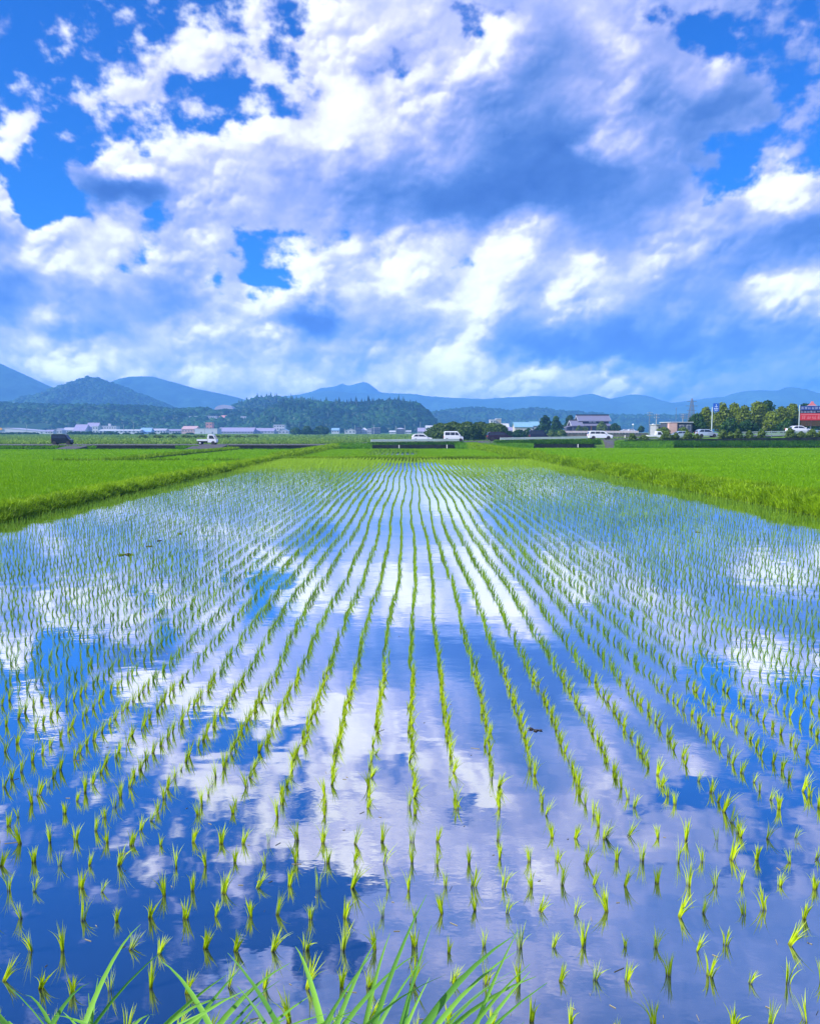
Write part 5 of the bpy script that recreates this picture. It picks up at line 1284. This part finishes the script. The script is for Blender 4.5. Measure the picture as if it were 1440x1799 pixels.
# big round hedge behind the middle guardrail, a row of shrubs grown together
G4 = 'shrubs grown together into the big round hedge'
for i, (px, pt, w, lab) in enumerate([(773, 743.5, 34, 'leftmost shrub of the big round hedge'), (796, 741, 36, 'shrub with the highest crown in the left part of the big round hedge'), (820, 741, 36, 'shrub in the middle of the big round hedge'), (843, 741.5, 36, 'shrub right of the middle of the big round hedge'), (864, 743, 34, 'shrub near the right end of the big round hedge'), (878, 746, 22, 'lowest shrub at the right end of the big round hedge')]):
    tree_px('shrub', px, pt, w*1.6, 225+i % 2*2, .0, 'bush', lab, 'shrub', G4, seed=870+i, nl=7000, leaf=.28, lobes=34, trunk_f=.0, tmax=.62, depth=6)
G8 = 'dark bushes between the big round hedge and the farmhouse'
for i, (px, pt, w, lab) in enumerate([(893, 758, 16, 'dark bush in front of the violet-grey house'), (910, 755, 20, 'dark bush hiding the lower wall of the cream hall, left one'), (927, 753, 20, 'dark bush hiding the lower wall of the cream hall, right one'), (941, 752, 16, 'dark bush at the right corner of the cream hall'), (968, 757, 18, 'low pale bush at the foot of the dark trees'), (985, 756, 16, 'low bush at the left end of the terrace wall')]):
    tree_px('bush', px, pt, w*1.3, 300, .0, 'tree_dark' if i < 4 else 'bush', lab, 'bush', G8, seed=990+i, nl=1800, leaf=.32, lobes=12, trunk_f=.0)
G5 = 'round trees standing in the meadow'
for i, (px, pt, w, lab) in enumerate([(521, 751.5, 24, 'smaller round tree at the left of the pair in the meadow'), (541, 748.5, 26, 'left half of the wide dark tree in the meadow'), (564, 747.5, 32, 'right half of the wide dark tree in the meadow')]):
    tree_px('tree', px, pt, w, 640, -.1, 'tree_dark', lab, 'tree', G5, seed=880+i, nl=2400, leaf=.8, lobes=12, trunk_f=.0, tmin=.3)
# dark scrub lines in the meadow
G6 = 'low dark shrubs along the far edge of the meadow'
r3 = np.random.RandomState(9)
SH = [(px, 759.5+r3.rand()*1.5, 22) for px in range(-10, 72, 12)]+[(px, 758+r3.rand()*2, 20) for px in range(128, 212, 11)]+[(px, 760.5, 18) for px in range(225, 340, 22)]+[(px, 764+r3.rand()*1.5, 26) for px in range(255, 470, 24)]
for i, (px, pt, w) in enumerate(SH):
    tree_px('shrub', px, pt, w, 700 if pt < 762 else 330, -.1, 'tree_dark' if pt < 762 else 'bush', 'low dark shrub in the rows of scrub at the far side of the meadow', 'shrub', G6, seed=900+i, nl=420, leaf=.7 if pt < 762 else .4, lobes=6, trunk_f=.0, tmin=.2)
# bushes along the road at the right
G7 = 'round bushes along the road at the right'
for i, (px, pt, w, lab) in enumerate([(1108, 762, 18, 'low weedy bush at the left end of the right-hand wall'), (1128, 764, 18, 'low weedy bush below the small white truck'), (1168, 757, 24, 'rounded bush right of the small white truck'), (1185, 760, 16, 'small bush in front of the hidden grey-green car'), (1205, 758, 18, 'bush just left of the silver hatchback'), (1222, 762, 16, 'low bush in front of the silver hatchback'),
    (1267, 754.5, 18, 'round bush right of the silver hatchback'), (1280, 758, 14, 'small bush at the left end of the white guardrail'), (1293, 753, 16, 'tall round bush in front of the white guardrail, second one'), (1313, 756, 16, 'round bush in front of the white guardrail, third one'), (1334, 753, 14, 'narrow bush with upright shoots in front of the white guardrail'),
    (1384, 752, 18, 'dense round bush hiding the back of the white sedan'), (1404, 759, 20, 'low bush in front of the white sedan'), (1422, 754, 20, 'feathery bush below the billboard'), (1438, 757, 18, 'bush at the right edge below the billboard')]):
    tree_px('bush', px, pt, w, 140.3, float(road_z((px-720)/10))-.55, 'bush', lab, 'bush', G7, seed=950+i, nl=1300, leaf=.13, lobes=10, trunk_f=.0)
for i, (px0, px1, pt, y, lab) in enumerate([(1150, 1174, 751, 178, 'clipped green hedge left of the pink end wall'), (1186, 1209, 751, 178, 'clipped green hedge in front of the flat-roofed shop')]):
    x0, x1 = (px0-720)/1440*y, (px1-720)/1440*y
    tree('hedge', (x0+x1)/2, y, 2.1, float(gz(pt, y))-2.1, x1-x0, 'bush', lab, 'hedge', None, seed=980+i, nl=1800, leaf=.14, lobes=16, trunk_f=0, depth=1.4)

# ------------------------------------------------------------------ haze
mb = MB().box(-5700, 5700, -320, 6900, -3.6, 325)
hz = mb.build('haze', None)
m = bpy.data.materials.new('haze'); m.use_nodes = True; nt = m.node_tree; nt.nodes.clear()
v = nt.nodes.new('ShaderNodeVolumePrincipled'); v.inputs['Color'].default_value = HAZE_COL + (1,); v.inputs['Density'].default_value = HAZE_D; v.inputs['Anisotropy'].default_value = 0
out = nt.nodes.new('ShaderNodeOutputMaterial'); nt.links.new(v.outputs[0], out.inputs['Volume'])
hz.data.materials.append(m); tag(hz, kind='stuff', label='thin blue haze in the air over the plain', cat='haze')
